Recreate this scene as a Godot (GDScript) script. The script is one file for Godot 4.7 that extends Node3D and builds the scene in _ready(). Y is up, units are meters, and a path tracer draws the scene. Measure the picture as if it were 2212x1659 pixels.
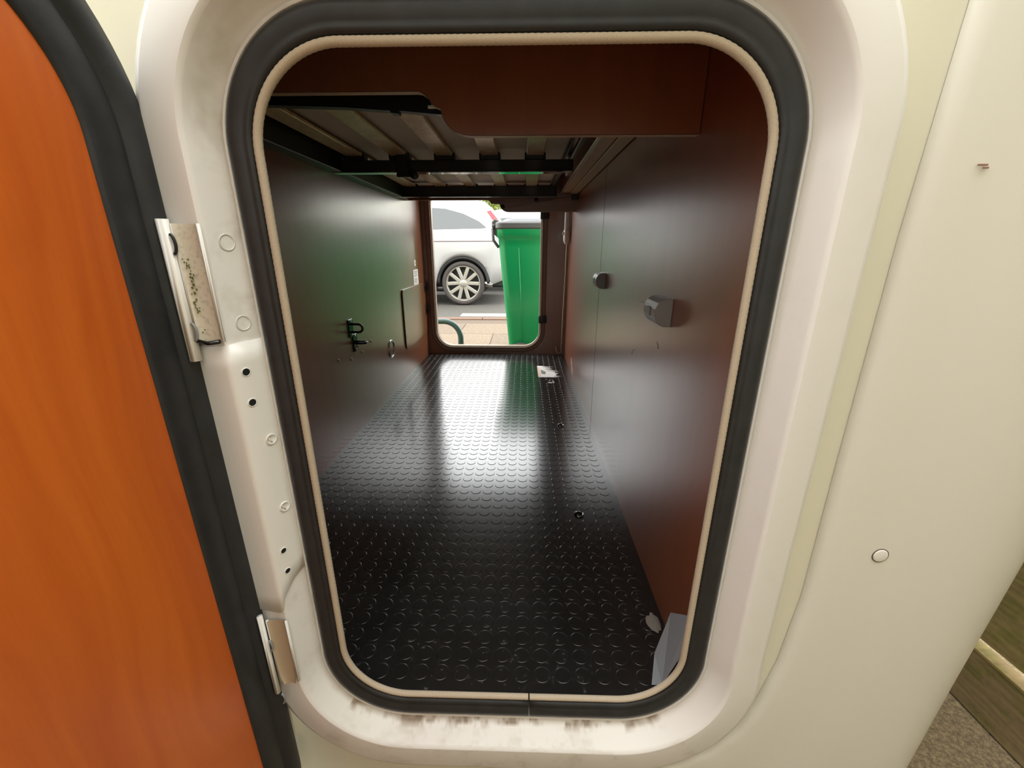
extends Node3D
# World: x right along the vehicle's side, y up, z towards the photographer. Outer skin of the near side at z = 0, garage floor at y = 0.

var M := {}
var taken := {}
var rng := RandomNumberGenerator.new()

const XL := -0.605      # garage walls
const XR := 0.2615
const ZF := -2.13       # far wall
const PITCH := 0.0327   # studs of the rubber floor
# hatch opening (inner edge of the cord)
const OX0 := -0.258
const OX1 := 0.233
const OY0 := 0.0
const OY1 := 0.825
const ORAD := 0.088

# ---------------------------------------------------------------- helpers
func numbered(called: String) -> String:
	if not taken.has(called):
		taken[called] = 0
		return called
	taken[called] += 1
	return "%s_%03d" % [called, taken[called]]

func tag(o: Node, label: String, category: String, group := "", kind := "") -> void:
	o.set_meta("label", label)
	o.set_meta("category", category)
	if group != "":
		o.set_meta("group", group)
	if kind != "":
		o.set_meta("kind", kind)

func thing(called: String, at := Vector3.ZERO) -> Node3D:
	var o := Node3D.new()
	o.name = numbered(called)
	add_child(o)
	o.position = at
	return o

func copy_of(src: Node3D) -> Node3D:
	var c: Node3D = src.duplicate()
	var base := String(src.name)
	c.name = numbered(base)
	add_child(c)
	return c

func start(smooth := false) -> SurfaceTool:
	var st := SurfaceTool.new()
	st.begin(Mesh.PRIMITIVE_TRIANGLES)
	st.set_smooth_group(0 if smooth else -1)
	return st

func done(st: SurfaceTool) -> ArrayMesh:
	st.generate_normals()
	return st.commit()

func put(st: SurfaceTool, called: String, mat: Material, parent: Node = self) -> MeshInstance3D:
	return put_mesh(done(st), called, mat, parent)

func put_mesh(mesh: Mesh, called: String, mat: Material, parent: Node = self) -> MeshInstance3D:
	var o := MeshInstance3D.new()
	o.mesh = mesh
	o.material_override = mat
	o.name = numbered(called) if parent == self else called
	o.cast_shadow = GeometryInstance3D.SHADOW_CASTING_SETTING_ON
	parent.add_child(o, true)
	return o

func face(st: SurfaceTool, pts: Array, out: Vector3, uvs: Array = []) -> void:
	var nrm := Vector3.ZERO
	for i in range(1, pts.size() - 1):
		nrm += (pts[i] - pts[0]).cross(pts[i + 1] - pts[0])
	var ccw: bool = nrm.dot(out) > 0.0
	for i in range(1, pts.size() - 1):
		var order := [0, i + 1, i] if ccw else [0, i, i + 1]
		for k in order:
			if uvs.size() > 0:
				st.set_uv(uvs[k])
			st.add_vertex(pts[k])

# chamfered box
func rbox(st: SurfaceTool, c: Vector3, size: Vector3, b := 0.0, xf := Transform3D.IDENTITY) -> void:
	var h := size * 0.5
	b = min(b, min(h.x, min(h.y, h.z)) * 0.98)
	var T := xf * Transform3D(Basis.IDENTITY, c)
	var P := func(s: Vector3, axis: int) -> Vector3:
		var v := Vector3(s.x * (h.x - b), s.y * (h.y - b), s.z * (h.z - b))
		v[axis] = s[axis] * h[axis]
		return v
	var center := T * Vector3.ZERO
	for ax in 3:
		var i := (ax + 1) % 3
		var j := (ax + 2) % 3
		for sg in [-1.0, 1.0]:
			var pts := []
			for d in [[-1.0, -1.0], [1.0, -1.0], [1.0, 1.0], [-1.0, 1.0]]:
				var s := Vector3.ZERO
				s[ax] = sg
				s[i] = d[0]
				s[j] = d[1]
				pts.append(T * P.call(s, ax))
			var o := Vector3.ZERO
			o[ax] = sg
			face(st, pts, T.basis * o)
		if b > 0.0:
			for si in [-1.0, 1.0]:
				for sj in [-1.0, 1.0]:
					var a := Vector3.ZERO
					a[i] = si
					a[j] = sj
					var lo := a
					lo[ax] = -1.0
					var hi := a
					hi[ax] = 1.0
					face(st, [T * P.call(lo, i), T * P.call(hi, i), T * P.call(hi, j), T * P.call(lo, j)], T.basis * a)
	if b > 0.0:
		for sx in [-1.0, 1.0]:
			for sy in [-1.0, 1.0]:
				for sz in [-1.0, 1.0]:
					var s := Vector3(sx, sy, sz)
					face(st, [T * P.call(s, 0), T * P.call(s, 1), T * P.call(s, 2)], T.basis * s)

func box(called: String, c: Vector3, size: Vector3, b: float, mat: Material, parent: Node = self, xf := Transform3D.IDENTITY) -> MeshInstance3D:
	var st := start()
	rbox(st, c, size, b, xf)
	return put(st, called, mat, parent)

# signed area
func area2(p: PackedVector2Array) -> float:
	var a := 0.0
	for i in p.size():
		a += p[i].cross(p[(i + 1) % p.size()])
	return a * 0.5

func ccw(p: PackedVector2Array) -> PackedVector2Array:
	if area2(p) < 0.0:
		p.reverse()
	return p

# polygon extruded along local z from 0 to h, chamfered by b at both caps
func prism(st: SurfaceTool, poly: PackedVector2Array, xf: Transform3D, h: float, b := 0.0) -> void:
	var p := ccw(poly.duplicate())
	var n := p.size()
	var ins := PackedVector2Array()
	for i in n:
		var e0 := (p[i] - p[(i + n - 1) % n]).normalized()
		var e1 := (p[(i + 1) % n] - p[i]).normalized()
		var m := Vector2(e0.y, -e0.x) + Vector2(e1.y, -e1.x)
		m = m / max(0.35, m.length_squared() * 0.5)
		ins.append(p[i] - m * b)
	var tri := Geometry2D.triangulate_polygon(ins)
	for k in range(0, tri.size(), 3):
		var a := ins[tri[k]]
		var c := ins[tri[k + 1]]
		var d := ins[tri[k + 2]]
		for w in [0.0, h]:
			face(st, [xf * Vector3(a.x, a.y, w), xf * Vector3(c.x, c.y, w), xf * Vector3(d.x, d.y, w)], xf.basis * Vector3(0, 0, -1 if w == 0.0 else 1))
	for i in n:
		var j := (i + 1) % n
		var e := (p[j] - p[i])
		var o2 := Vector2(e.y, -e.x)
		var o := xf.basis * Vector3(o2.x, o2.y, 0)
		var rows := [[ins, 0.0], [p, b], [p, h - b], [ins, h]] if b > 0.0 else [[p, 0.0], [p, h]]
		for r in rows.size() - 1:
			var A: PackedVector2Array = rows[r][0]
			var B: PackedVector2Array = rows[r + 1][0]
			var wa: float = rows[r][1]
			var wb: float = rows[r + 1][1]
			face(st, [xf * Vector3(A[i].x, A[i].y, wa), xf * Vector3(A[j].x, A[j].y, wa), xf * Vector3(B[j].x, B[j].y, wb), xf * Vector3(B[i].x, B[i].y, wb)], o)

func tube(st: SurfaceTool, pts: Array, r: float, segs := 10, flat_y := 1.0) -> void:
	var rings := []
	var ref := Vector3.UP
	var first: Vector3 = (pts[1] - pts[0]).normalized()
	if abs(first.dot(ref)) > 0.9:
		ref = Vector3.RIGHT
	var u := first.cross(ref).normalized()
	for i in pts.size():
		var d: Vector3
		if i == 0:
			d = pts[1] - pts[0]
		elif i == pts.size() - 1:
			d = pts[i] - pts[i - 1]
		else:
			d = (pts[i + 1] - pts[i]).normalized() + (pts[i] - pts[i - 1]).normalized()
		d = d.normalized()
		u = (u - d * u.dot(d)).normalized()
		var v := d.cross(u)
		var ring := []
		for k in segs:
			var a := TAU * k / segs
			ring.append(pts[i] + (u * cos(a) + v * sin(a) * flat_y) * r)
		rings.append(ring)
	for i in rings.size() - 1:
		var c: Vector3 = (pts[i] + pts[i + 1]) * 0.5
		for k in segs:
			var j := (k + 1) % segs
			var mid: Vector3 = (rings[i][k] + rings[i + 1][j]) * 0.5
			face(st, [rings[i][k], rings[i][j], rings[i + 1][j], rings[i + 1][k]], mid - c)
	face(st, rings[0], pts[0] - pts[1])
	face(st, rings[-1], pts[-1] - pts[-2])

# profile of Vector2(radius, height) turned about local y; normals point away from the profile's left
func lathe(st: SurfaceTool, prof: Array, segs: int, xf: Transform3D) -> void:
	for i in prof.size() - 1:
		var a: Vector2 = prof[i]
		var b: Vector2 = prof[i + 1]
		var nrm := Vector2((b - a).y, -(b - a).x)
		for k in segs:
			var t0 := TAU * k / segs
			var t1 := TAU * (k + 1) / segs
			var tm := (t0 + t1) * 0.5
			var pts := []
			for q in [[a, t0], [a, t1], [b, t1], [b, t0]]:
				var pv: Vector2 = q[0]
				if pts.size() > 0 and pv.x < 1e-6 and (pts[-1] - xf * Vector3(0, pv.y, 0)).length() < 1e-7:
					continue
				pts.append(xf * Vector3(pv.x * cos(q[1]), pv.y, pv.x * sin(q[1])))
			if pts.size() >= 3:
				face(st, pts, xf.basis * Vector3(nrm.x * cos(tm), nrm.y, nrm.x * sin(tm)))

# rounded rectangle sampled uniformly, anticlockwise from (x0, bottom); each entry [point, outward normal, arc length]
func ring_path(xa: float, xb: float, ya: float, yb: float, r: float, x0: float, step: float, gap := 0.0) -> Array:
	var L := [xb - r - x0, r * PI / 2, yb - ya - 2 * r, r * PI / 2, xb - xa - 2 * r, r * PI / 2, yb - ya - 2 * r, r * PI / 2, x0 - xa - r - gap]
	var res := []
	var at := 0.0
	for g in 9:
		var n: int = max(1, int(ceil(L[g] / step)))
		if g % 2 == 1:
			n = max(n, 20)
		var last := g == 8
		for i in (n + 1 if last else n):
			var s: float = L[g] * i / n
			var p: Vector2
			var nn: Vector2
			match g:
				0: p = Vector2(x0 + s, ya); nn = Vector2(0, -1)
				2: p = Vector2(xb, ya + r + s); nn = Vector2(1, 0)
				4: p = Vector2(xb - r - s, yb); nn = Vector2(0, 1)
				6: p = Vector2(xa, yb - r - s); nn = Vector2(-1, 0)
				8: p = Vector2(xa + r + s, ya); nn = Vector2(0, -1)
				_:
					var c: Vector2 = [Vector2(xb - r, ya + r), Vector2(xb - r, yb - r), Vector2(xa + r, yb - r), Vector2(xa + r, ya + r)][(g - 1) / 2]
					var a: float = -PI / 2 + (g - 1) / 2 * PI / 2 + s / r
					nn = Vector2(cos(a), sin(a))
					p = c + nn * r
			res.append([p, nn, at + s])
		at += L[g]
	return res

# profile of Vector2(d outward, z) swept round a ring_path; closed profiles are solids. stretch widens d below and to the right
func sweep(st: SurfaceTool, path: Array, prof: Array, closed: bool, stretch := Vector3.ZERO, loop := false, uv := false, hard: Array = []) -> void:
	var total: float = path[-1][2]
	var pp := PackedVector2Array(prof)
	var sgn := 1.0
	if closed and area2(pp) < 0.0:
		sgn = -1.0
	var rings := []
	for e in path:
		var n: Vector2 = e[1]
		var k: float = 1.0 + stretch.y * max(0.0, -n.y) + stretch.x * max(0.0, n.x) + stretch.z * max(0.0, n.y)
		var ring := []
		for q in prof:
			var w: Vector2 = e[0] + n * q.x * k
			ring.append(Vector3(w.x, w.y, q.y))
		rings.append(ring)
	var m := prof.size()
	var cnt := m if closed else m - 1
	var rc := rings.size() if loop else rings.size() - 1
	for i in rc:
		var i2 := (i + 1) % rings.size()
		var n2: Vector2 = (path[i][1] + path[i2][1]).normalized()
		for k in cnt:
			var k2 := (k + 1) % m
			var e: Vector2 = prof[k2] - prof[k]
			var o := Vector2(e.y, -e.x) * sgn
			var out := Vector3(n2.x * o.x, n2.y * o.x, o.y)
			if hard.size() > 0:
				st.set_smooth_group(1 + hard.filter(func(v): return v <= k).size())
			var uvs := []
			if uv:
				var u0: float = path[i][2] / total
				var u1: float = path[i2][2] / total
				uvs = [Vector2(u0, float(k) / m), Vector2(u1, float(k) / m), Vector2(u1, float(k + 1) / m), Vector2(u0, float(k + 1) / m)]
			face(st, [rings[i][k], rings[i2][k], rings[i2][k2], rings[i][k2]], out, uvs)
	if closed and not loop:
		face(st, rings[0], (rings[0][0] - rings[1][0]))
		face(st, rings[-1], (rings[-1][0] - rings[-2][0]))

# flat plate (rectangle) with a rounded hole, between z0 (front) and z1 (back)
func holed_plate(st: SurfaceTool, rect: Rect2, path: Array, grow: float, stretch: Vector2, z0: float, z1: float) -> void:
	var inner := []
	for e in path:
		var n: Vector2 = e[1]
		var k: float = 1.0 + stretch.y * max(0.0, -n.y) + stretch.x * max(0.0, n.x)
		inner.append(e[0] + n * grow * k)
	var lo := rect.position
	var hi := rect.end
	var outer := []
	for i in inner.size():
		var p: Vector2 = inner[i]
		var n: Vector2 = path[i][1]
		var tx: float = INF if abs(n.x) < 1e-6 else ((hi.x if n.x > 0 else lo.x) - p.x) / n.x
		var ty: float = INF if abs(n.y) < 1e-6 else ((hi.y if n.y > 0 else lo.y) - p.y) / n.y
		outer.append(p + n * min(tx, ty))
	var m := inner.size()
	var V := func(p: Vector2, z: float) -> Vector3: return Vector3(p.x, p.y, z)
	for i in m:
		var j := (i + 1) % m
		var o1: Vector2 = outer[i]
		var o2: Vector2 = outer[j]
		var poly := [inner[i], o1]
		if abs(o1.x - o2.x) > 1e-5 and abs(o1.y - o2.y) > 1e-5:
			var c := Vector2(o1.x if (abs(o1.x - lo.x) < 1e-5 or abs(o1.x - hi.x) < 1e-5) else o2.x, o1.y if (abs(o1.y - lo.y) < 1e-5 or abs(o1.y - hi.y) < 1e-5) else o2.y)
			poly.append(c)
		poly.append(o2)
		poly.append(inner[j])
		for zz in [z0, z1]:
			face(st, poly.map(func(p): return V.call(p, zz)), Vector3(0, 0, 1 if zz == max(z0, z1) else -1))
		var nn: Vector2 = path[i][1]
		face(st, [V.call(inner[i], z0), V.call(inner[j], z0), V.call(inner[j], z1), V.call(inner[i], z1)], Vector3(-nn.x, -nn.y, 0))

func rounded(xa: float, ya: float, xb: float, yb: float, r: float, seg := 5) -> PackedVector2Array:
	var res := PackedVector2Array()
	var cs := [Vector2(xb - r, ya + r), Vector2(xb - r, yb - r), Vector2(xa + r, yb - r), Vector2(xa + r, ya + r)]
	for k in 4:
		for i in seg + 1:
			var a := -PI / 2 + k * PI / 2 + PI / 2 * i / seg
			res.append(cs[k] + Vector2(cos(a), sin(a)) * r)
	return res

func noise(seed_: int, freq: float, oct := 3) -> FastNoiseLite:
	var n := FastNoiseLite.new()
	n.seed = seed_
	n.frequency = freq
	n.noise_type = FastNoiseLite.TYPE_SIMPLEX_SMOOTH
	n.fractal_type = FastNoiseLite.FRACTAL_FBM
	n.fractal_octaves = oct
	return n

func image_tex(w: int, h: int, f: Callable) -> ImageTexture:
	var data := PackedByteArray()
	data.resize(w * h * 3)
	var k := 0
	for y in h:
		for x in w:
			var c: Color = f.call(x, y)
			data[k] = clampi(int(c.r * 255.0), 0, 255)
			data[k + 1] = clampi(int(c.g * 255.0), 0, 255)
			data[k + 2] = clampi(int(c.b * 255.0), 0, 255)
			k += 3
	var im := Image.create_from_data(w, h, false, Image.FORMAT_RGB8, data)
	im.generate_mipmaps()
	return ImageTexture.create_from_image(im)

func mat(c: Color, rough: float, metal := 0.0) -> StandardMaterial3D:
	var m := StandardMaterial3D.new()
	m.albedo_color = c
	m.roughness = rough
	m.metallic = metal
	return m

func speckled(c: Color, rough: float, tex: Texture2D, scale: float) -> StandardMaterial3D:
	var m := mat(c, rough)
	m.albedo_texture = tex
	m.uv1_triplanar = true
	m.uv1_world_triplanar = true
	m.uv1_scale = Vector3.ONE * scale
	return m

# ---------------------------------------------------------------- materials
func make_materials() -> void:
	# cherry veneer of the hatch door
	var n1 := noise(3, 0.9, 3)
	var n2 := noise(5, 1.0, 2)
	var n3 := noise(9, 1.0, 4)
	var wood := func(x: int, y: int) -> Color:
		var u := x / 512.0
		var v := y / 1024.0
		var warp := n1.get_noise_2d(u * 2.2, v * 1.6) * 0.9 + n2.get_noise_2d(u * 5.0, v * 3.0) * 0.12
		var ring: float = 0.5 + 0.5 * sin((u * 11.0 + warp * 4.0) * TAU)
		var streak := n3.get_noise_2d(u * 26.0 + warp * 3.0, v * 2.2)
		var pore := n3.get_noise_2d(u * 160.0, v * 9.0 + 40.0)
		var broad := n2.get_noise_2d(u * 3.5 + 7.0, v * 0.8)
		var t: float = clamp(0.58 + broad * 0.35 + streak * 0.22 - pow(ring, 6.0) * 0.08 - max(0.0, pore) * 0.14, 0.0, 1.0)
		return Color(0.665, 0.285, 0.07).lerp(Color(0.805, 0.415, 0.135), t)
	M.veneer = mat(Color(1, 1, 1), 0.38)
	M.veneer.albedo_texture = image_tex(512, 1024, wood)
	# brown laminate of the garage walls, faint upright grain
	var lam := func(x: int, y: int) -> Color:
		var u := x / 512.0
		var v := y / 512.0
		var a := n3.get_noise_2d(u * 22.0, v * 1.3) * 0.05 + n3.get_noise_2d(u * 90.0, v * 5.0) * 0.03
		var g := 0.92 + a
		return Color(g, g, g)
	var lamtex := image_tex(512, 512, lam)
	M.laminate = speckled(Color(0.535, 0.298, 0.172), 0.29, lamtex, 0.9)
	M.laminate.metallic_specular = 0.9
	M.laminate.clearcoat_enabled = true
	M.laminate.clearcoat = 0.7
	M.laminate.clearcoat_roughness = 0.28
	M.laminate_edge = mat(Color(0.70, 0.58, 0.46), 0.5)
	# rubber floor: dust, scuffs, pale drag marks towards the near right corner
	var nd := noise(21, 1.0, 4)
	var rub := func(x: int, y: int) -> Color:
		var wx := x / 1024.0 * 2.4
		var wz := y / 1024.0 * 2.4
		var g := 0.105 + nd.get_noise_2d(wx * 9.0, wz * 9.0) * 0.02
		var spot := nd.get_noise_2d(wx * 60.0 + 30.0, wz * 60.0)
		g += max(0.0, spot - 0.40) * 0.7
		return Color(g, g * 0.99, g * 0.97)
	M.rubber = speckled(Color(1, 1, 1), 0.19, image_tex(1024, 1024, rub), 1.0 / 2.4)
	M.rubber.metallic_specular = 0.8
	# white plastic of the hatch surround with grime
	var ng := noise(33, 1.0, 4)
	var grime := func(x: int, y: int) -> Color:
		var u := x / 2048.0
		var v := y / 64.0
		var base := Color(0.875, 0.865, 0.84)
		var bottom: bool = u < 0.075 or u > 0.9
		var left: bool = u > 0.56 and u < 0.9
		var s := u * 2.75
		var g := 0.0
		var fine := ng.get_noise_2d(s * 55.0, v * 30.0)
		var big := ng.get_noise_2d(s * 14.0 + 50.0, v * 4.0)
		if bottom:
			var near_seal: float = clamp(1.0 - abs(v - 0.305) / 0.035, 0.0, 1.0)
			g = clamp(big * 1.6 + fine * 1.3 - 0.2 + near_seal * 0.45, 0.0, 1.0) * (0.10 + 0.75 * near_seal)
			g += clamp(big, 0.0, 1.0) * 0.06
		elif left:
			g = clamp(big * 0.9 + fine * 0.5 - 0.05, 0.0, 1.0) * 0.22 * smoothstep(0.52, 0.30, v)
		else:
			g = clamp(big * 0.8 + fine * 0.3 - 0.2, 0.0, 1.0) * 0.05
		return base.lerp(Color(0.42, 0.34, 0.25), clamp(g, 0.0, 0.9))
	M.surround = mat(Color(1, 1, 1), 0.32)
	M.surround.albedo_texture = image_tex(2048, 64, grime)
	M.surround_plain = mat(Color(0.80, 0.785, 0.755), 0.4)
	M.white = mat(Color(0.875, 0.865, 0.835), 0.3)
	M.body = mat(Color(0.855, 0.84, 0.76), 0.34)
	M.panel = mat(Color(0.855, 0.845, 0.80), 0.36)
	M.dirty_white = speckled(Color(0.83, 0.81, 0.76), 0.55, image_tex(256, 256, func(x, y):
		var a: float = ng.get_noise_2d(x * 0.06, y * 0.06)
		var b: float = ng.get_noise_2d(x * 0.3 + 9.0, y * 0.3)
		var g: float = clamp(1.0 - max(0.0, a) * 0.22 + b * 0.03, 0.3, 1.0)
		return Color(g, g * 0.985, g * 0.95)), 9.0)
	M.algae = mat(Color(0.36, 0.38, 0.16), 0.9)
	M.seal = speckled(Color(0.155, 0.16, 0.165), 0.5, image_tex(256, 256, func(x, y):
		var b: float = ng.get_noise_2d(x * 0.25, y * 0.25)
		var a: float = ng.get_noise_2d(x * 0.02, y * 0.02)
		var g: float = 0.82 + a * 0.2 + max(0.0, b - 0.35) * 0.9
		return Color(g, g, g)), 5.0)
	M.cord = speckled(Color(0.76, 0.70, 0.61), 0.9, image_tex(128, 128, func(x, y):
		var b: float = ng.get_noise_2d(x * 0.4, y * 0.4)
		var g: float = 0.94 + b * 0.12
		return Color(g, g, g)), 14.0)
	M.black = mat(Color(0.075, 0.075, 0.08), 0.42)
	M.black_gloss = mat(Color(0.05, 0.05, 0.055), 0.16)
	M.beam = mat(Color(0.20, 0.20, 0.205), 0.2, 0.4)
	M.hole = mat(Color(0.03, 0.03, 0.03), 0.9)
	M.steel = mat(Color(0.72, 0.71, 0.69), 0.25, 1.0)
	M.steel_bright = mat(Color(0.78, 0.78, 0.77), 0.06, 1.0)
	M.grey_plastic = mat(Color(0.50, 0.50, 0.50), 0.4)
	M.badge_grey = mat(Color(0.40, 0.40, 0.40), 0.3)
	M.chip = mat(Color(0.60, 0.46, 0.40), 0.8)
	M.groove = mat(Color(0.36, 0.29, 0.24), 0.9)
	M.stained = mat(Color(0.70, 0.62, 0.51), 0.7)
	M.wedge = mat(Color(0.55, 0.56, 0.57), 0.42)
	var slat := func(x: int, y: int) -> Color:
		var u := x / 256.0
		var v := y / 512.0
		var t: float = clamp(0.55 + n3.get_noise_2d(u * 9.0 + n1.get_noise_2d(u, v * 3.0) * 2.0, v * 2.5) * 0.5 + n3.get_noise_2d(u * 60.0, v * 6.0) * 0.25, 0.0, 1.0)
		return Color(0.76, 0.64, 0.47).lerp(Color(0.92, 0.84, 0.68), t)
	M.slat = speckled(Color(1, 1, 1), 0.3, image_tex(256, 512, slat), 3.0)
	M.mattress = speckled(Color(0.95, 0.91, 0.85), 0.95, image_tex(256, 256, func(x, y):
		var g: float = 0.93 + ng.get_noise_2d(x * 0.5, y * 0.5) * 0.12
		return Color(g, g, g)), 6.0)
	M.paper = mat(Color(0.93, 0.91, 0.89), 0.7)
	M.paper_pink = mat(Color(0.90, 0.80, 0.70), 0.7)
	M.ink = mat(Color(0.45, 0.45, 0.47), 0.7)
	M.red_ink = mat(Color(0.62, 0.28, 0.27), 0.7)
	M.dust = mat(Color(0.47, 0.445, 0.41), 1.0)
	M.wire = mat(Color(0.82, 0.72, 0.58), 0.6)
	M.lamp_white = mat(Color(0.90, 0.89, 0.86), 0.3)
	M.lamp_lens = mat(Color(0.86, 0.88, 0.88), 0.12)
	# outdoors
	var stone := func(x: int, y: int) -> Color:
		var a := ng.get_noise_2d(x * 0.35, y * 0.35)
		var b := ng.get_noise_2d(x * 0.05 + 80.0, y * 0.05)
		var g := 0.86 + a * 0.20 + b * 0.14
		return Color(g, g * 0.985, g * 0.96)
	var stonetex := image_tex(512, 512, stone)
	M.slabs = [speckled(Color(0.42, 0.365, 0.29), 0.9, stonetex, 0.9), speckled(Color(0.44, 0.38, 0.305), 0.9, stonetex, 1.1), speckled(Color(0.40, 0.345, 0.28), 0.9, stonetex, 0.8)]
	M.joint = mat(Color(0.30, 0.25, 0.2), 1.0)
	M.kerb = speckled(Color(0.42, 0.32, 0.26), 0.9, stonetex, 1.4)
	M.road = speckled(Color(0.27, 0.26, 0.235), 0.9, stonetex, 0.7)
	M.road_paint = speckled(Color(0.62, 0.60, 0.52), 0.8, stonetex, 1.3)
	M.yard = speckled(Color(0.60, 0.535, 0.43), 0.95, image_tex(512, 512, func(x, y):
		var a: float = ng.get_noise_2d(x * 0.9, y * 0.9)
		var b: float = ng.get_noise_2d(x * 0.09 + 20.0, y * 0.09)
		var g: float = 0.74 + a * 0.36 + b * 0.22 + (0.3 if a > 0.55 else 0.0)
		return Color(g, g * 0.97, g * 0.9)), 1.6)
	var board := func(x: int, y: int) -> Color:
		var u := x / 256.0
		var v := y / 256.0
		var t := n3.get_noise_2d(u * 4.0, v * 36.0) * 0.7 + n3.get_noise_2d(u * 40.0, v * 40.0) * 0.3
		var mo := n1.get_noise_2d(u * 9.0 + 4.0, v * 9.0)
		var g := 0.86 + t * 0.20
		return Color(g, g * 0.97, g * 0.88).lerp(Color(g * 0.85, g * 0.92, g * 0.6), clamp(mo + 0.1, 0.0, 0.55))
	var boardtex := image_tex(256, 256, board)
	M.gravel_board = speckled(Color(0.62, 0.555, 0.45), 0.9, boardtex, 1.6)
	M.fence_wood = [speckled(Color(0.66, 0.61, 0.44), 0.9, boardtex, 1.3), speckled(Color(0.62, 0.575, 0.42), 0.9, boardtex, 1.7)]
	M.fence_cap = speckled(Color(0.66, 0.58, 0.44), 0.9, boardtex, 1.6)
	M.bin = mat(Color(0.015, 0.49, 0.285), 0.33)
	M.bin_lid = mat(Color(0.25, 0.25, 0.255), 0.5)
	M.tyre = mat(Color(0.20, 0.18, 0.165), 0.8)
	M.rim = mat(Color(0.56, 0.545, 0.51), 0.3, 0.35)
	M.paint = mat(Color(0.58, 0.58, 0.575), 0.24, 0.15)
	M.paint.clearcoat_enabled = true
	M.paint.clearcoat = 0.6
	M.trim_plum = mat(Color(0.30, 0.25, 0.26), 0.4)
	M.paint_grey = mat(Color(0.70, 0.70, 0.71), 0.25, 0.2)
	M.glass = mat(Color(0.24, 0.25, 0.245), 0.06)
	M.dark_trim = mat(Color(0.10, 0.10, 0.10), 0.6)
	M.tail_red = mat(Color(0.86, 0.04, 0.08), 0.15)
	M.hoop = mat(Color(0.12, 0.22, 0.20), 0.35)
	M.leaf = mat(Color(0.40, 0.44, 0.14), 0.7)
	M.leaf.backlight_enabled = true
	M.leaf.backlight = Color(0.22, 0.25, 0.05)
	M.bark = mat(Color(0.25, 0.2, 0.15), 0.9)

# ---------------------------------------------------------------- setting
func structure(o: Node, label: String, category: String) -> void:
	tag(o, label, category, "", "structure")

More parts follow.
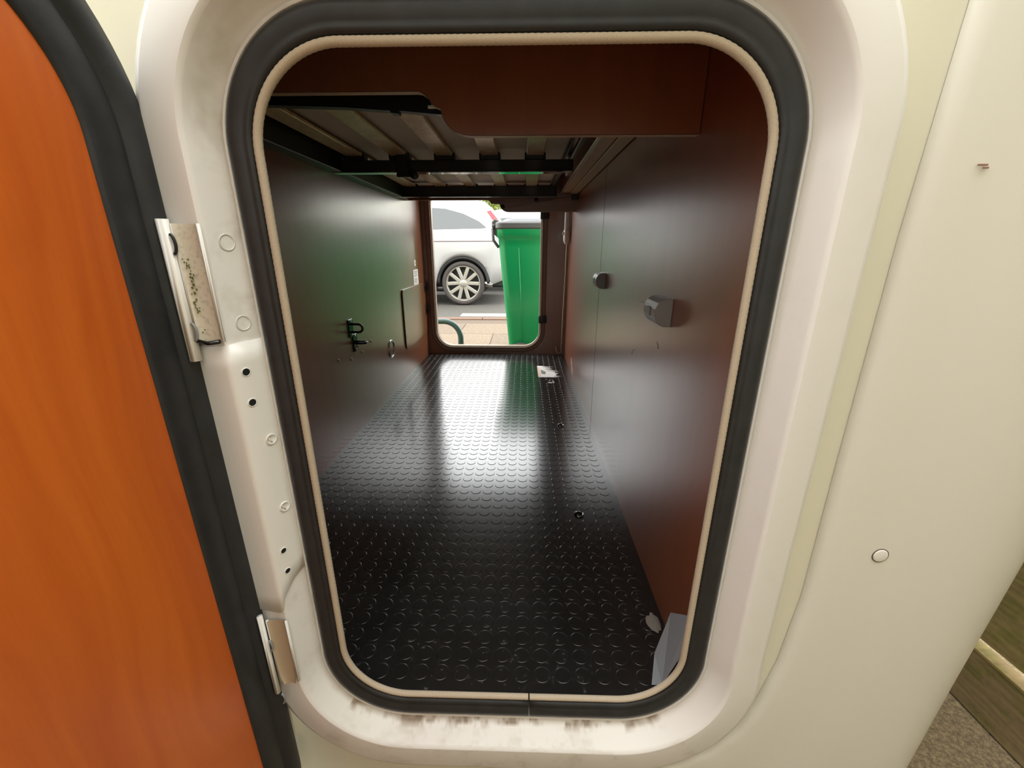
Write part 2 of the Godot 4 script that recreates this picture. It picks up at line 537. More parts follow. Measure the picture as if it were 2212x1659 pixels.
func build_shell() -> void:
	# floor: black rubber with round studs
	var fl := box("floor", Vector3((XL + XR) / 2, -0.006, (ZF + 0.0125) / 2), Vector3(XR - XL + 0.02, 0.0096, -ZF + 0.0125), 0.0, M.rubber)
	structure(fl, "black studded rubber floor running through the vehicle garage", "floor")
	var st := start(true)
	var top := []
	var seg := 20
	var R := 0.0134
	# stud: a low disc with a rounded rim, its foot in the mat
	var prof := [Vector2(R, -0.0013), Vector2(R - 0.0002, -0.0006), Vector2(R - 0.0005, -0.00035), Vector2(R - 0.0008, -0.0003), Vector2(0, -0.0003)]
	st.set_smooth_group(1)
	lathe(st, prof.slice(0, 4), seg, Transform3D.IDENTITY)
	st.set_smooth_group(2)
	lathe(st, prof.slice(3), seg, Transform3D.IDENTITY)
	var stud := done(st)
	var spots := []
	var z0 := -0.6593 + 0.47 - 10 * PITCH   # a row of studs, as measured on the photograph's floor
	for r in 75:
		var z := -0.016 - r * PITCH
		if z < ZF + 0.012:
			break
		for c in 27:
			var x := XL + 0.019 + c * PITCH
			if x < XR - 0.013:
				spots.append(Vector3(x, 0.0, z))
	var eyes := [Vector2(0.146, -0.44), Vector2(0.146, -1.0), Vector2(0.146, -1.557)]
	spots = spots.filter(func(p): return eyes.all(func(e): return Vector2(p.x, p.z).distance_to(e) > 0.021))
	# the nearest 300 that show through the hatch are parts of their own
	var seen := spots.filter(func(p): return p.x > -0.30 - (0.0 - p.z) * 0.35 and p.z > -1.0)
	var single := seen.slice(0, 300)
	for p in single:
		var o := put_mesh(stud, "stud", M.rubber, fl)
		o.position = p - fl.position
	var rest := spots.filter(func(p): return not single.has(p))
	var mm := MultiMesh.new()
	mm.transform_format = MultiMesh.TRANSFORM_3D
	mm.mesh = stud
	mm.instance_count = rest.size()
	for i in rest.size():
		mm.set_instance_transform(i, Transform3D(Basis.IDENTITY, rest[i]))
	var mi := MultiMeshInstance3D.new()
	mi.multimesh = mm
	mi.material_override = M.rubber
	mi.name = "studs"
	mi.set_meta("kind", "stuff")
	mi.position = -fl.position
	fl.add_child(mi)
	# side walls
	var wl := box("wall_left", Vector3(XL - 0.01, 0.55, (ZF + 0.0) / 2), Vector3(0.02, 1.16, -ZF), 0.0, M.laminate)
	structure(wl, "brown laminate garage wall with hooks, sticker and access panel", "wall")
	var wr := thing("wall_right", Vector3(XR, 0, 0))
	structure(wr, "brown laminate garage wall with two grey half-round bumpers", "wall")
	box("panel", Vector3(0.01, 0.55, -0.498), Vector3(0.02, 1.16, 0.996), 0.0006, M.laminate, wr)
	box("panel", Vector3(0.01, 0.55, (-1.0 + ZF) / 2), Vector3(0.02, 1.16, -ZF - 1.0), 0.0006, M.laminate, wr)
	box("backing", Vector3(0.024, 0.55, ZF / 2), Vector3(0.008, 1.16, -ZF), 0.0, M.laminate_edge, wr)
	for sc in [[-0.475, 0.395, 0.030, 0.9], [-0.335, 0.455, 0.020, 2.2], [-0.455, 0.52, 0.018, 1.5]]:
		st = start(true)
		var arc := []
		for k in 7:
			var a: float = sc[3] + (k - 3) * 0.16
			arc.append(Vector3(-0.0001, sc[1] + sin(a) * sc[2], sc[0] - cos(a) * sc[2]))
		tube(st, arc, 0.0005, 5)
		put(st, "scratch", M.black, wr)
	var ce := box("ceiling", Vector3((XL + XR) / 2, 1.145, ZF / 2), Vector3(XR - XL + 0.08, 0.03, -ZF + 0.06), 0.0, M.laminate)
	structure(ce, "brown board closing the garage above the bed", "ceiling")
	# near side of the vehicle with the hatch opening
	var path := ring_path(OX0, OX1, OY0, OY1, ORAD, 0.015, 0.05)
	st = start()
	holed_plate(st, Rect2(-1.7, -0.33, 2.2, 2.5), path, 0.06, Vector2(0.05, 0.3), 0.012, -0.028)
	var wn := put(st, "wall_near", M.body)
	structure(wn, "cream painted vehicle side around the open hatch", "wall")
	# far side with its opening
	var fpath := ring_path(-0.545, 0.103, 0.05, 0.99, 0.10, -0.2, 0.06)
	st = start()
	holed_plate(st, Rect2(XL - 0.02, -0.02, XR - XL + 0.05, 1.16), fpath, 0.02, Vector2.ZERO, ZF, ZF - 0.03)
	var wf := put(st, "wall_far", M.laminate)
	structure(wf, "dark brown far wall of the garage around the open far hatch", "wall")
	st = start()
	holed_plate(st, Rect2(-1.7, -0.12, 2.36, 2.3), fpath, 0.015, Vector2.ZERO, ZF - 0.031, ZF - 0.045)
	put(st, "outer_skin", M.body, wf)
	# rear, roof, underside and cabin-side bulkhead of the vehicle
	var rear := box("wall_rear", Vector3(0.625, 0.93, -1.10), Vector3(0.02, 2.48, 2.06), 0.0, M.body)
	structure(rear, "cream rear wall of the vehicle behind the corner panel", "wall")
	var roof := box("trim_1", Vector3(-0.52, 2.19, -1.085), Vector3(2.36, 0.03, 2.19), 0.0, M.body)
	structure(roof, "cream roof of the vehicle above the garage", "roof")
	var bulk := box("wall_cab", Vector3(-1.69, 0.93, -1.085), Vector3(0.02, 2.48, 2.1), 0.0, M.body)
	structure(bulk, "cream bulkhead of the vehicle beyond the garage", "wall")
	var under := box("trim_2", Vector3(-0.52, -0.03, -1.085), Vector3(2.3, 0.03, 2.1), 0.0, M.black)
	structure(under, "black underside board beneath the vehicle garage", "underside")

# ---------------------------------------------------------------- hatch
func build_hatch() -> void:
	var path := ring_path(OX0, OX1, OY0, OY1, ORAD, 0.015, 0.03)
	# moulded white surround
	var sr := thing("hatch_surround")
	tag(sr, "white moulded plastic surround framing the open hatch, grimy along its sill", "hatch frame")
	var prof := [Vector2(0.026, -0.002), Vector2(0.0325, 0.0135), Vector2(0.0335, 0.0190), Vector2(0.0350, 0.0200), Vector2(0.0366, 0.0185), Vector2(0.0385, 0.0135), Vector2(0.047, 0.0295), Vector2(0.0545, 0.0440), Vector2(0.0560, 0.0463), Vector2(0.0585, 0.0475), Vector2(0.062, 0.0475), Vector2(0.079, 0.0450), Vector2(0.094, 0.0415), Vector2(0.0995, 0.0385), Vector2(0.1025, 0.032), Vector2(0.1045, 0.0125), Vector2(0.1045, 0.006)]
	var st := start(true)
	sweep(st, path, prof, true, Vector3(0.03, 0.32, 0.1), true, true, [2, 3, 5, 7, 9, 12])
	put(st, "frame", M.surround, sr)
	# round moulding marks in the hinge-side reveal
	for y in [0.655, 0.572]:
		st = start(true)
		var ring := []
		for k in 25:
			var a := TAU * k / 24
			ring.append(Vector3(-0.3045 - sin(a) * 0.0034, y + cos(a) * 0.0078, 0.0287 + sin(a) * 0.0066))
		tube(st, ring, 0.0010, 6)
		put(st, "moulding_mark", M.surround_plain, sr)
	# rubber seal with cream cord
	var se := thing("hatch_seal")
	tag(se, "black rubber seal with cream cord lining the hatch opening, butt joint at the sill", "seal")
	var spath := ring_path(OX0, OX1, OY0, OY1, ORAD, 0.015, 0.02, 0.0016)
	st = start(true)
	sweep(st, spath, [Vector2(0.0095, 0.006), Vector2(0.0075, 0.0165), Vector2(0.0090, 0.0205), Vector2(0.0125, 0.0222), Vector2(0.0142, 0.0213), Vector2(0.0165, 0.0226), Vector2(0.0245, 0.0244), Vector2(0.0285, 0.0236), Vector2(0.0313, 0.0205), Vector2(0.0322, 0.0150), Vector2(0.0300, 0.006)], true, Vector3(0.04, 0.24, 0.1), false)
	put(st, "gasket", M.seal, se)
	st = start(true)
	var cpath := ring_path(OX0, OX1, OY0, OY1, ORAD, 0.015, 0.0011, 0.0022)
	var rings := []
	for e in cpath:
		var ring := []
		for k in 10:
			var a := TAU * k / 10
			var r: float = 0.0044 * (1.0 + 0.035 * sin(e[2] * TAU / 0.0058 + a * 3.0))
			var p: Vector2 = e[0] + e[1] * (0.0040 + r * cos(a))
			ring.append(Vector3(p.x, p.y, 0.0165 + r * sin(a)))
		rings.append([ring, e])
	for i in rings.size() - 1:
		for k in 10:
			var j := (k + 1) % 10
			var a := TAU * (k + 0.5) / 10
			var n: Vector2 = rings[i][1][1]
			face(st, [rings[i][0][k], rings[i][0][j], rings[i + 1][0][j], rings[i + 1][0][k]], Vector3(n.x * cos(a), n.y * cos(a), sin(a)))
	put(st, "cord", M.cord, se)
	build_hinge(sr)
	build_door()
	build_corner_panel()

func build_hinge(sr: Node3D) -> void:
	var h := Node3D.new()
	h.name = "hinge"
	h.set_meta("label", "white hinge plate with screw holes between open door and seal")
	sr.add_child(h)
	# cover plate bent over the reveal and the face of the surround
	var prof := [Vector2(0.0372, 0.0170), Vector2(0.0455, 0.0325), Vector2(0.0532, 0.0472), Vector2(0.0565, 0.0498), Vector2(0.061, 0.0502), Vector2(0.078, 0.0478), Vector2(0.094, 0.0444)]
	var st := start(true)
	var rows := []
	var cols := 14
	for q in prof.size():
		var row := []
		var t := float(q) / (prof.size() - 1)
		var ytop := 0.553 - 0.004 * t
		var ybot: float = 0.238 - 0.050 * smoothstep(0.0, 0.62, t)
		for c in cols + 1:
			row.append(Vector3(OX0 - prof[q].x, lerp(ytop, ybot, float(c) / cols), prof[q].y))
		rows.append(row)
	for q in prof.size() - 1:
		for c in cols:
			face(st, [rows[q][c], rows[q][c + 1], rows[q + 1][c + 1], rows[q + 1][c]], Vector3(0.6, 0, 0.8))
	for c in [0, cols]:
		for q in prof.size() - 1:
			var d := Vector3(-0.0015, 0, -0.003)
			face(st, [rows[q][c], rows[q + 1][c], rows[q + 1][c] + d, rows[q][c] + d], Vector3(0, 1 if c == 0 else -1, 0))
	put(st, "cover_plate", M.white, h)
	var nrm := Vector3(0.886, 0, 0.463).normalized()
	var B := Basis(nrm.cross(Vector3.UP).normalized(), nrm, Vector3.UP).orthonormalized()
	for s in [[0.519, 0.0042, false], [0.483, 0.0042, false], [0.432, 0.0068, true], [0.338, 0.0068, true], [0.279, 0.0036, false], [0.247, 0.0036, false]]:
		var r: float = s[1]
		var o := Vector3(OX0 - 0.0484, s[0], 0.0380) if not s[2] else Vector3(OX0 - 0.0425, s[0], 0.0269)
		var xf := Transform3D(B, o + nrm * 0.0002)
		st = start(true)
		if s[2]:
			lathe(st, [Vector2(r, -0.001), Vector2(r, 0.0012), Vector2(r * 0.86, 0.0014), Vector2(r * 0.7, 0.0003), Vector2(0, 0.0002)], 20, xf)
			put(st, "screw_cover", M.white, h)
			st = start(true)
			tube(st, [o + nrm * 0.0011 + Vector3(0, -r * 0.55, 0), o + nrm * 0.0011 + Vector3(-0.002, r * 0.35, 0.003)], 0.0008, 6)
			put(st, "slot", M.dirty_white, h)
		else:
			lathe(st, [Vector2(r * 1.25, -0.001), Vector2(r * 1.25, 0.0004), Vector2(r, 0.0008), Vector2(r * 0.95, 0.0003)], 18, xf)
			put(st, "hole_rim", M.white, h)
			st = start(true)
			lathe(st, [Vector2(r, 0.0004), Vector2(0, 0.0004)], 18, xf)
			put(st, "screw_hole", M.hole, h)
	# dirty trough above and below the plate, where the knuckles turn
	for seg in [[0.672, 0.556, true], [0.176, 0.060, false]]:
		st = start(true)
		var n := 9
		var ya: float = seg[0]
		var yb: float = seg[1]
		for c in 12:
			for k in n - 1:
				var pts := []
				for q in [[k, c], [k + 1, c], [k + 1, c + 1], [k, c + 1]]:
					var a: float = lerp(0.0, PI, q[0] / (n - 1.0))
					var yy: float = lerp(ya, yb, q[1] / 12.0)
					var endcap: float = 0.0
					if not seg[2] and q[1] > 9:
						endcap = (q[1] - 9) / 3.0
					pts.append(Vector3(-0.3265 + 0.0118 * cos(a) * (1.0 - 0.35 * endcap * endcap), yy, 0.0535 - 0.0036 * sin(a)))
				face(st, pts, Vector3(0, 0, 1))
		put(st, "knuckle_trough", M.dirty_white if seg[2] else M.stained, h)
		for sx in [-1.0, 1.0]:
			st = start(true)
			tube(st, [Vector3(-0.3265 + sx * 0.0128, ya, 0.0515), Vector3(-0.3265 + sx * 0.0128, yb + (0.0 if seg[2] else 0.006), 0.0515)], 0.0018, 8)
			put(st, "trough_rim", M.white, h)
	# hinge rods
	for seg in [[0.676, 0.536], [0.185, 0.045]]:
		st = start(true)
		tube(st, [Vector3(-0.3465, seg[0], 0.0535), Vector3(-0.3465, seg[1], 0.0535)], 0.0055 if seg[0] > 0.4 else 0.0036, 12)
		put(st, "rod", M.white, h)
	# metal clips
	for y in [0.653, 0.567, 0.135, 0.035]:
		st = start(true)
		var pts := []
		for k in 9:
			var a := PI * k / 8
			pts.append(Vector3(-0.3405 + 0.0035 * sin(a), y + 0.009 * cos(a), 0.0555))
		tube(st, pts, 0.0015, 7)
		put(st, "clip", M.black if y > 0.6 else M.grey_plastic, h)
	st = start(true)
	tube(st, [Vector3(-0.340, 0.5570, 0.0535), Vector3(-0.330, 0.5545, 0.053), Vector3(-0.3165, 0.5565, 0.053)], 0.0022, 8)
	put(st, "pin", M.black_gloss, h)
	# algae in the trough
	st = start()
	for i in 46:
		var y: float = 0.640 - rng.randf() * 0.055 if i < 34 else 0.640 - rng.randf() * 0.075
		var c := Vector3(-0.333 + rng.randfn(0.0, 0.0016), y, 0.0519)
		rbox(st, c, Vector3(rng.randf_range(0.0006, 0.0022), rng.randf_range(0.0008, 0.003), 0.0008), 0.0003, Transform3D.IDENTITY)
	var al := put(st, "algae", M.algae, h)
	al.set_meta("kind", "stuff")
	al.set_meta("label", "green algae growing in the upper trough")

func build_door() -> void:
	var d := Node3D.new()
	d.name = "door_1"
	taken["door_1"] = 0
	add_child(d)
	d.transform = Transform3D(Basis(Vector3(0, 0, 1), Vector3(0, 1, 0), Vector3(-1, 0, 0)), Vector3(-0.36, 0, 0.027))
	tag(d, "open hatch door with orange cherry veneer inside and black rubber edge", "door", "", "structure")
	var ua := 0.066
	var ub := 0.60
	var ya := -0.24
	var yb := 0.852
	var path := ring_path(ua, ub, ya, yb, 0.115, 0.3, 0.05)
	# veneer panel
	var st := start()
	var poly := PackedVector2Array()
	for e in path:
		poly.append(e[0] + e[1] * 0.003)
	poly = ccw(poly)
	var tri := Geometry2D.triangulate_polygon(poly)
	for k in range(0, tri.size(), 3):
		var pts := []
		var uvs := []
		for i in 3:
			var p := poly[tri[k + i]]
			pts.append(Vector3(p.x, p.y, 0.0))
			uvs.append(Vector2(p.x / 0.60 + 0.03, (0.95 - p.y) / 1.3))
		face(st, pts, Vector3(0, 0, -1), uvs)
		for i in 3:
			pts[i] = pts[i] + Vector3(0, 0, 0.012)
		face(st, pts, Vector3(0, 0, 1), uvs)
	put(st, "veneer_panel", M.veneer, d)
	st = start(true)
	sweep(st, path, [Vector2(-0.002, 0.004), Vector2(-0.002, -0.0015), Vector2(0.001, -0.0035), Vector2(0.027, -0.0050), Vector2(0.0295, -0.0035), Vector2(0.0315, -0.0035), Vector2(0.034, -0.0075), Vector2(0.046, -0.0105), Vector2(0.057, -0.008), Vector2(0.063, 0.0), Vector2(0.0645, 0.012), Vector2(0.0645, 0.02), Vector2(-0.002, 0.02)], true, Vector3.ZERO, true)
	put(st, "edge_rubber", M.seal, d)
	st = start()
	var outer := PackedVector2Array()
	for e in path:
		outer.append(e[0] + e[1] * 0.063)
	prism(st, outer, Transform3D(Basis.IDENTITY, Vector3(0, 0, 0.020)), 0.014, 0.003)
	put(st, "outer_skin", M.white, d)
	# white hinge leaf on the door's edge, from the notch in the rubber downwards
	st = start()
	rbox(st, Vector3(0.0005, 0.29, 0.007), Vector3(0.0042, 0.80, 0.022), 0.0012)
	put(st, "hinge_leaf", M.white, d)

func build_corner_panel() -> void:
	var cp := thing("rear_fender")
	tag(cp, "smooth white rear corner panel of the vehicle beside the hatch", "body panel")
	var st := start(true)
	var left := [[2.15, 0.41], [1.2, 0.402], [0.86, 0.3865], [0.66, 0.381], [0.4, 0.3815], [0.2, 0.383], [0.08, 0.374], [0.0, 0.3585], [-0.06, 0.336], [-0.11, 0.300], [-0.145, 0.25], [-0.165, 0.18], [-0.30, 0.17], [-0.33, 0.17]]
	var ys := []
	for i in 60:
		ys.append(lerp(2.15, 1.0, i / 59.0) if i < 12 else 0.0)
	ys = []
	for i in left.size() - 1:
		for k in 5:
			ys.append([lerp(left[i][0], left[i + 1][0], k / 5.0), lerp(left[i][1], left[i + 1][1], k / 5.0)])
	ys.append(left[-1])
	var rows := []
	for e in ys:
		var y: float = e[0]
		var xl: float = e[1]
		var row := [Vector3(xl, y, 0.0125), Vector3(xl, y, 0.0155), Vector3(xl + 0.0015, y, 0.0195), Vector3(xl + 0.006, y, 0.0225), Vector3(xl + 0.016, y, 0.0245)]
		for t in [0.2, 0.4, 0.6, 0.8, 1.0]:
			var x: float = lerp(xl + 0.016, 0.575, t)
			row.append(Vector3(x, y, 0.0245 + 0.003 * sin(t * PI * 0.6) - 0.0029))
		var lean: float = 0.018 + 0.105 * clamp(y + 0.13, -0.1, 0.5)
		for k in range(1, 10):
			var a := PI / 2 * k / 9
			row.append(Vector3(0.575 + (0.073 + lean) * sin(a), y, 0.0245 - 0.073 * (1.0 - cos(a))))
		row.append(Vector3(0.652 + lean, y, -0.25))
		row.append(Vector3(0.652 + lean, y, -0.6))
		rows.append(row)
	for i in rows.size() - 1:
		for k in rows[i].size() - 1:
			var e: Vector3 = rows[i][k + 1] - rows[i][k]
			face(st, [rows[i][k], rows[i][k + 1], rows[i + 1][k + 1], rows[i + 1][k]], Vector3(-e.z, 0, e.x))
	put(st, "shell", M.panel, cp)
	st = start(true)
	var c := Vector3(0.459, 0.276, 0.0234)
	var B := Basis(Vector3(1, 0, 0), Vector3(0, 0, 1), Vector3(0, -1, 0))
	lathe(st, [Vector2(0.0092, -0.002), Vector2(0.0092, 0.0006), Vector2(0.0086, 0.0013), Vector2(0.0075, 0.0015), Vector2(0, 0.0016)], 28, Transform3D(B, c))
	put(st, "screw_cap", M.white, cp)
	st = start(true)
	var ring := []
	for k in 33:
		var a := TAU * k / 32
		ring.append(c + Vector3(cos(a) * 0.0098, sin(a) * 0.0098, 0.0002))
	tube(st, ring, 0.0006, 6)
	put(st, "cap_gap", M.groove, cp)
	# chips in the paint
	for s in [[0.4305, 0.724, 0.010, -0.15], [0.434, 0.7215, 0.006, -0.25]]:
		box("paint_chip", Vector3(s[0], s[1], 0.0246), Vector3(s[2], 0.0018, 0.0012), 0.0005, M.chip, cp)

# ---------------------------------------------------------------- bed above the garage
func valance_poly(yl: float, yr: float, x1: float, x2: float) -> PackedVector2Array:
	var p := PackedVector2Array([Vector2(XL + 0.001, 1.125), Vector2(XL + 0.001, yl), Vector2(x1 - 0.035, yl)])
	for k in range(1, 6):
		var a := PI / 2 * k / 6
		p.append(Vector2(x1 - 0.035 + 0.022 * sin(a), yl - 0.022 * (1 - cos(a))))
	for k in 7:
		var a := PI / 2 * (1.0 - k / 6.0)
		var r := 0.045
		p.append(Vector2(x2 - r * sin(a), yr + r * (1 - cos(a)) * 0.8))
	p.append(Vector2(XR - 0.001, yr))
	p.append(Vector2(XR - 0.001, 1.125))
	return p

func build_bed() -> void:
	var bed := thing("bed_base")
	tag(bed, "slatted bed base over the garage with black cross beams and brown end boards", "bed base")
	for s in [[-0.255, 0.869, 0.811, -0.125, -0.080], [-1.765, 0.873, 0.818, -0.150, -0.075]]:
		var st := start()
		prism(st, valance_poly(s[1], s[2], s[3], s[4]), Transform3D(Basis.IDENTITY, Vector3(0, 0, s[0])), 0.015, 0.0)
		put(st, "end_board", M.laminate, bed)
		# pale raw edge along the underside of the board
		st = start()
		var P := valance_poly(s[1], s[2], s[3], s[4])
		for i in range(1, P.size() - 2):
			var a := P[i]
			var b := P[i + 1]
			var d := (b - a)
			var n := Vector2(d.y, -d.x).normalized() * 0.0006
			var z0: float = s[0] + 0.0008
			var z1: float = s[0] + 0.0142
			face(st, [Vector3(a.x + n.x, a.y + n.y, z0), Vector3(b.x + n.x, b.y + n.y, z0), Vector3(b.x + n.x, b.y + n.y, z1), Vector3(a.x + n.x, a.y + n.y, z1)], Vector3(n.x, n.y, 0))
		put(st, "edge_band", M.laminate_edge, bed)
	# dark cloth-covered board just behind the near end board
	var st2 := start()
	prism(st2, PackedVector2Array([Vector2(XL + 0.002, 0.965), Vector2(XL + 0.002, 0.886), Vector2(-0.42, 0.8795), Vector2(-0.31, 0.876), Vector2(-0.2285, 0.8705), Vector2(-0.228, 0.8675), Vector2(-0.214, 0.866), Vector2(-0.2135, 0.8705), Vector2(-0.148, 0.8645), Vector2(0.13, 0.86), Vector2(0.13, 0.965)]), Transform3D(Basis.IDENTITY, Vector3(0, 0, -0.352)), 0.016, 0.0)
	put(st2, "head_board", M.black, bed)
	# side rails
	box("side_rail", Vector3(XL + 0.020, 0.898, -1.0), Vector3(0.038, 0.050, 1.46), 0.002, M.black, bed)
	box("side_rail", Vector3(0.133, 0.9205, -1.0), Vector3(0.010, 0.017, 1.38), 0.001, M.beam, bed)
	# cross beams
	box("cross_beam", Vector3((XL + 0.15) / 2, 0.889, -0.9585), Vector3(0.15 - XL - 0.002, 0.032, 0.037), 0.0015, M.beam, bed)
	box("cross_beam", Vector3((XL + 0.15) / 2, 0.895, -1.628), Vector3(0.15 - XL - 0.002, 0.044, 0.036), 0.0015, M.beam, bed)
	box("polished_strip", Vector3((XL + 0.13) / 2, 0.8715, -0.9585), Vector3(0.13 - XL - 0.02, 0.0028, 0.034), 0.0005, M.steel_bright, bed)
	# slats on rubber holders
	for k in 5:
		var x := -0.523 + 0.139 * k
		box("slat", Vector3(x, 0.9215, -1.0), Vector3(0.052, 0.009, 1.29), 0.002, M.slat, bed)
		for z in [-0.9585, -1.628]:
			box("slat_holder", Vector3(x, 0.9145 if z > -1.2 else 0.9225, z), Vector3(0.064, 0.021 if z > -1.2 else 0.012, 0.036), 0.003, M.black, bed)
	# clamp hanging under the first beam
	st2 = start()
	rbox(st2, Vector3(-0.372, 0.892, -0.935), Vector3(0.036, 0.062, 0.020), 0.003)
	rbox(st2, Vector3(-0.362, 0.862, -0.935), Vector3(0.060, 0.012, 0.020), 0.003)
	put(st2, "clamp", M.black, bed)
	st2 = start(true)
	lathe(st2, [Vector2(0, 0), Vector2(0.011, 0), Vector2(0.012, 0.003), Vector2(0.012, 0.019), Vector2(0.010, 0.021), Vector2(0, 0.021)], 16, Transform3D(Basis(Vector3(1, 0, 0), Vector3(0, 0, 1), Vector3(0, -1, 0)), Vector3(-0.338, 0.861, -0.945)))
	put(st2, "clamp_knob", M.black, bed)
	# raised wooden rail along the right wall
	st2 = start()
	rbox(st2, Vector3(0.179, 0.931, -1.0), Vector3(0.010, 0.062, 1.46), 0.001)
	put(st2, "upstand", M.laminate, bed)
	st2 = start()
	rbox(st2, Vector3(0.203, 0.906, -1.0), Vector3(0.036, 0.012, 1.46), 0.001)
	put(st2, "ledge_board", M.laminate_edge, bed)
	st2 = start()
	rbox(st2, Vector3(0.241, 0.903, -1.0), Vector3(0.036, 0.014, 1.46), 0.0015)
	put(st2, "ledge_batten", M.laminate_edge, bed)
	st2 = start(true)
	tube(st2, [Vector3(0.1700, 0.9575, -0.27), Vector3(0.1700, 0.9575, -1.30)], 0.0045, 10)
	put(st2, "edge_piping", M.white, bed)
	st2 = start()
	prism(st2, PackedVector2Array([Vector2(-1.38, 0.935), Vector2(-1.36, 0.921), Vector2(-1.30, 0.945), Vector2(-1.29, 0.962), Vector2(-1.33, 0.972), Vector2(-1.375, 0.958)]), Transform3D(Basis(Vector3(0, 0, 1), Vector3(0, 1, 0), Vector3(-1, 0, 0)), Vector3(0.174, 0, 0)), 0.010, 0.002)
	put(st2, "end_cap", M.white, bed)
	# brace and bolts on the far end board
	st2 = start()
	prism(st2, PackedVector2Array([Vector2(-0.085, 0.830), Vector2(-0.07, 0.842), Vector2(0.236, 0.888), Vector2(0.236, 0.862)]), Transform3D(Basis.IDENTITY, Vector3(0, 0, -1.750)), 0.012, 0.001)
	put(st2, "brace", M.laminate, bed)
	for s in [[0.06, 0.872], [-0.105, 0.842]]:
		st2 = start(true)
		lathe(st2, [Vector2(0.010, 0), Vector2(0.010, 0.006), Vector2(0.008, 0.008), Vector2(0, 0.008)], 14, Transform3D(Basis(Vector3(1, 0, 0), Vector3(0, 0, 1), Vector3(0, -1, 0)), Vector3(s[0], s[1], -1.750)))
		put(st2, "bolt", M.black_gloss, bed)
	box("angle_bracket", Vector3(0.245, 0.905, -1.735), Vector3(0.03, 0.07, 0.03), 0.002, M.black, bed)
	box("latch_plate", Vector3(-0.152, 0.8745, -0.333), Vector3(0.022, 0.005, 0.003), 0.0008, M.lamp_white, bed)
	# mattress
	st2 = start(true)
	rbox(st2, Vector3((XL + 0.137) / 2, 0.999, -1.05), Vector3(0.137 - XL - 0.006, 0.128, 1.36), 0.012)
	var mt := put(st2, "mattress", M.mattress)
	tag(mt, "beige fabric underside of the mattress lying on the bed slats", "mattress")

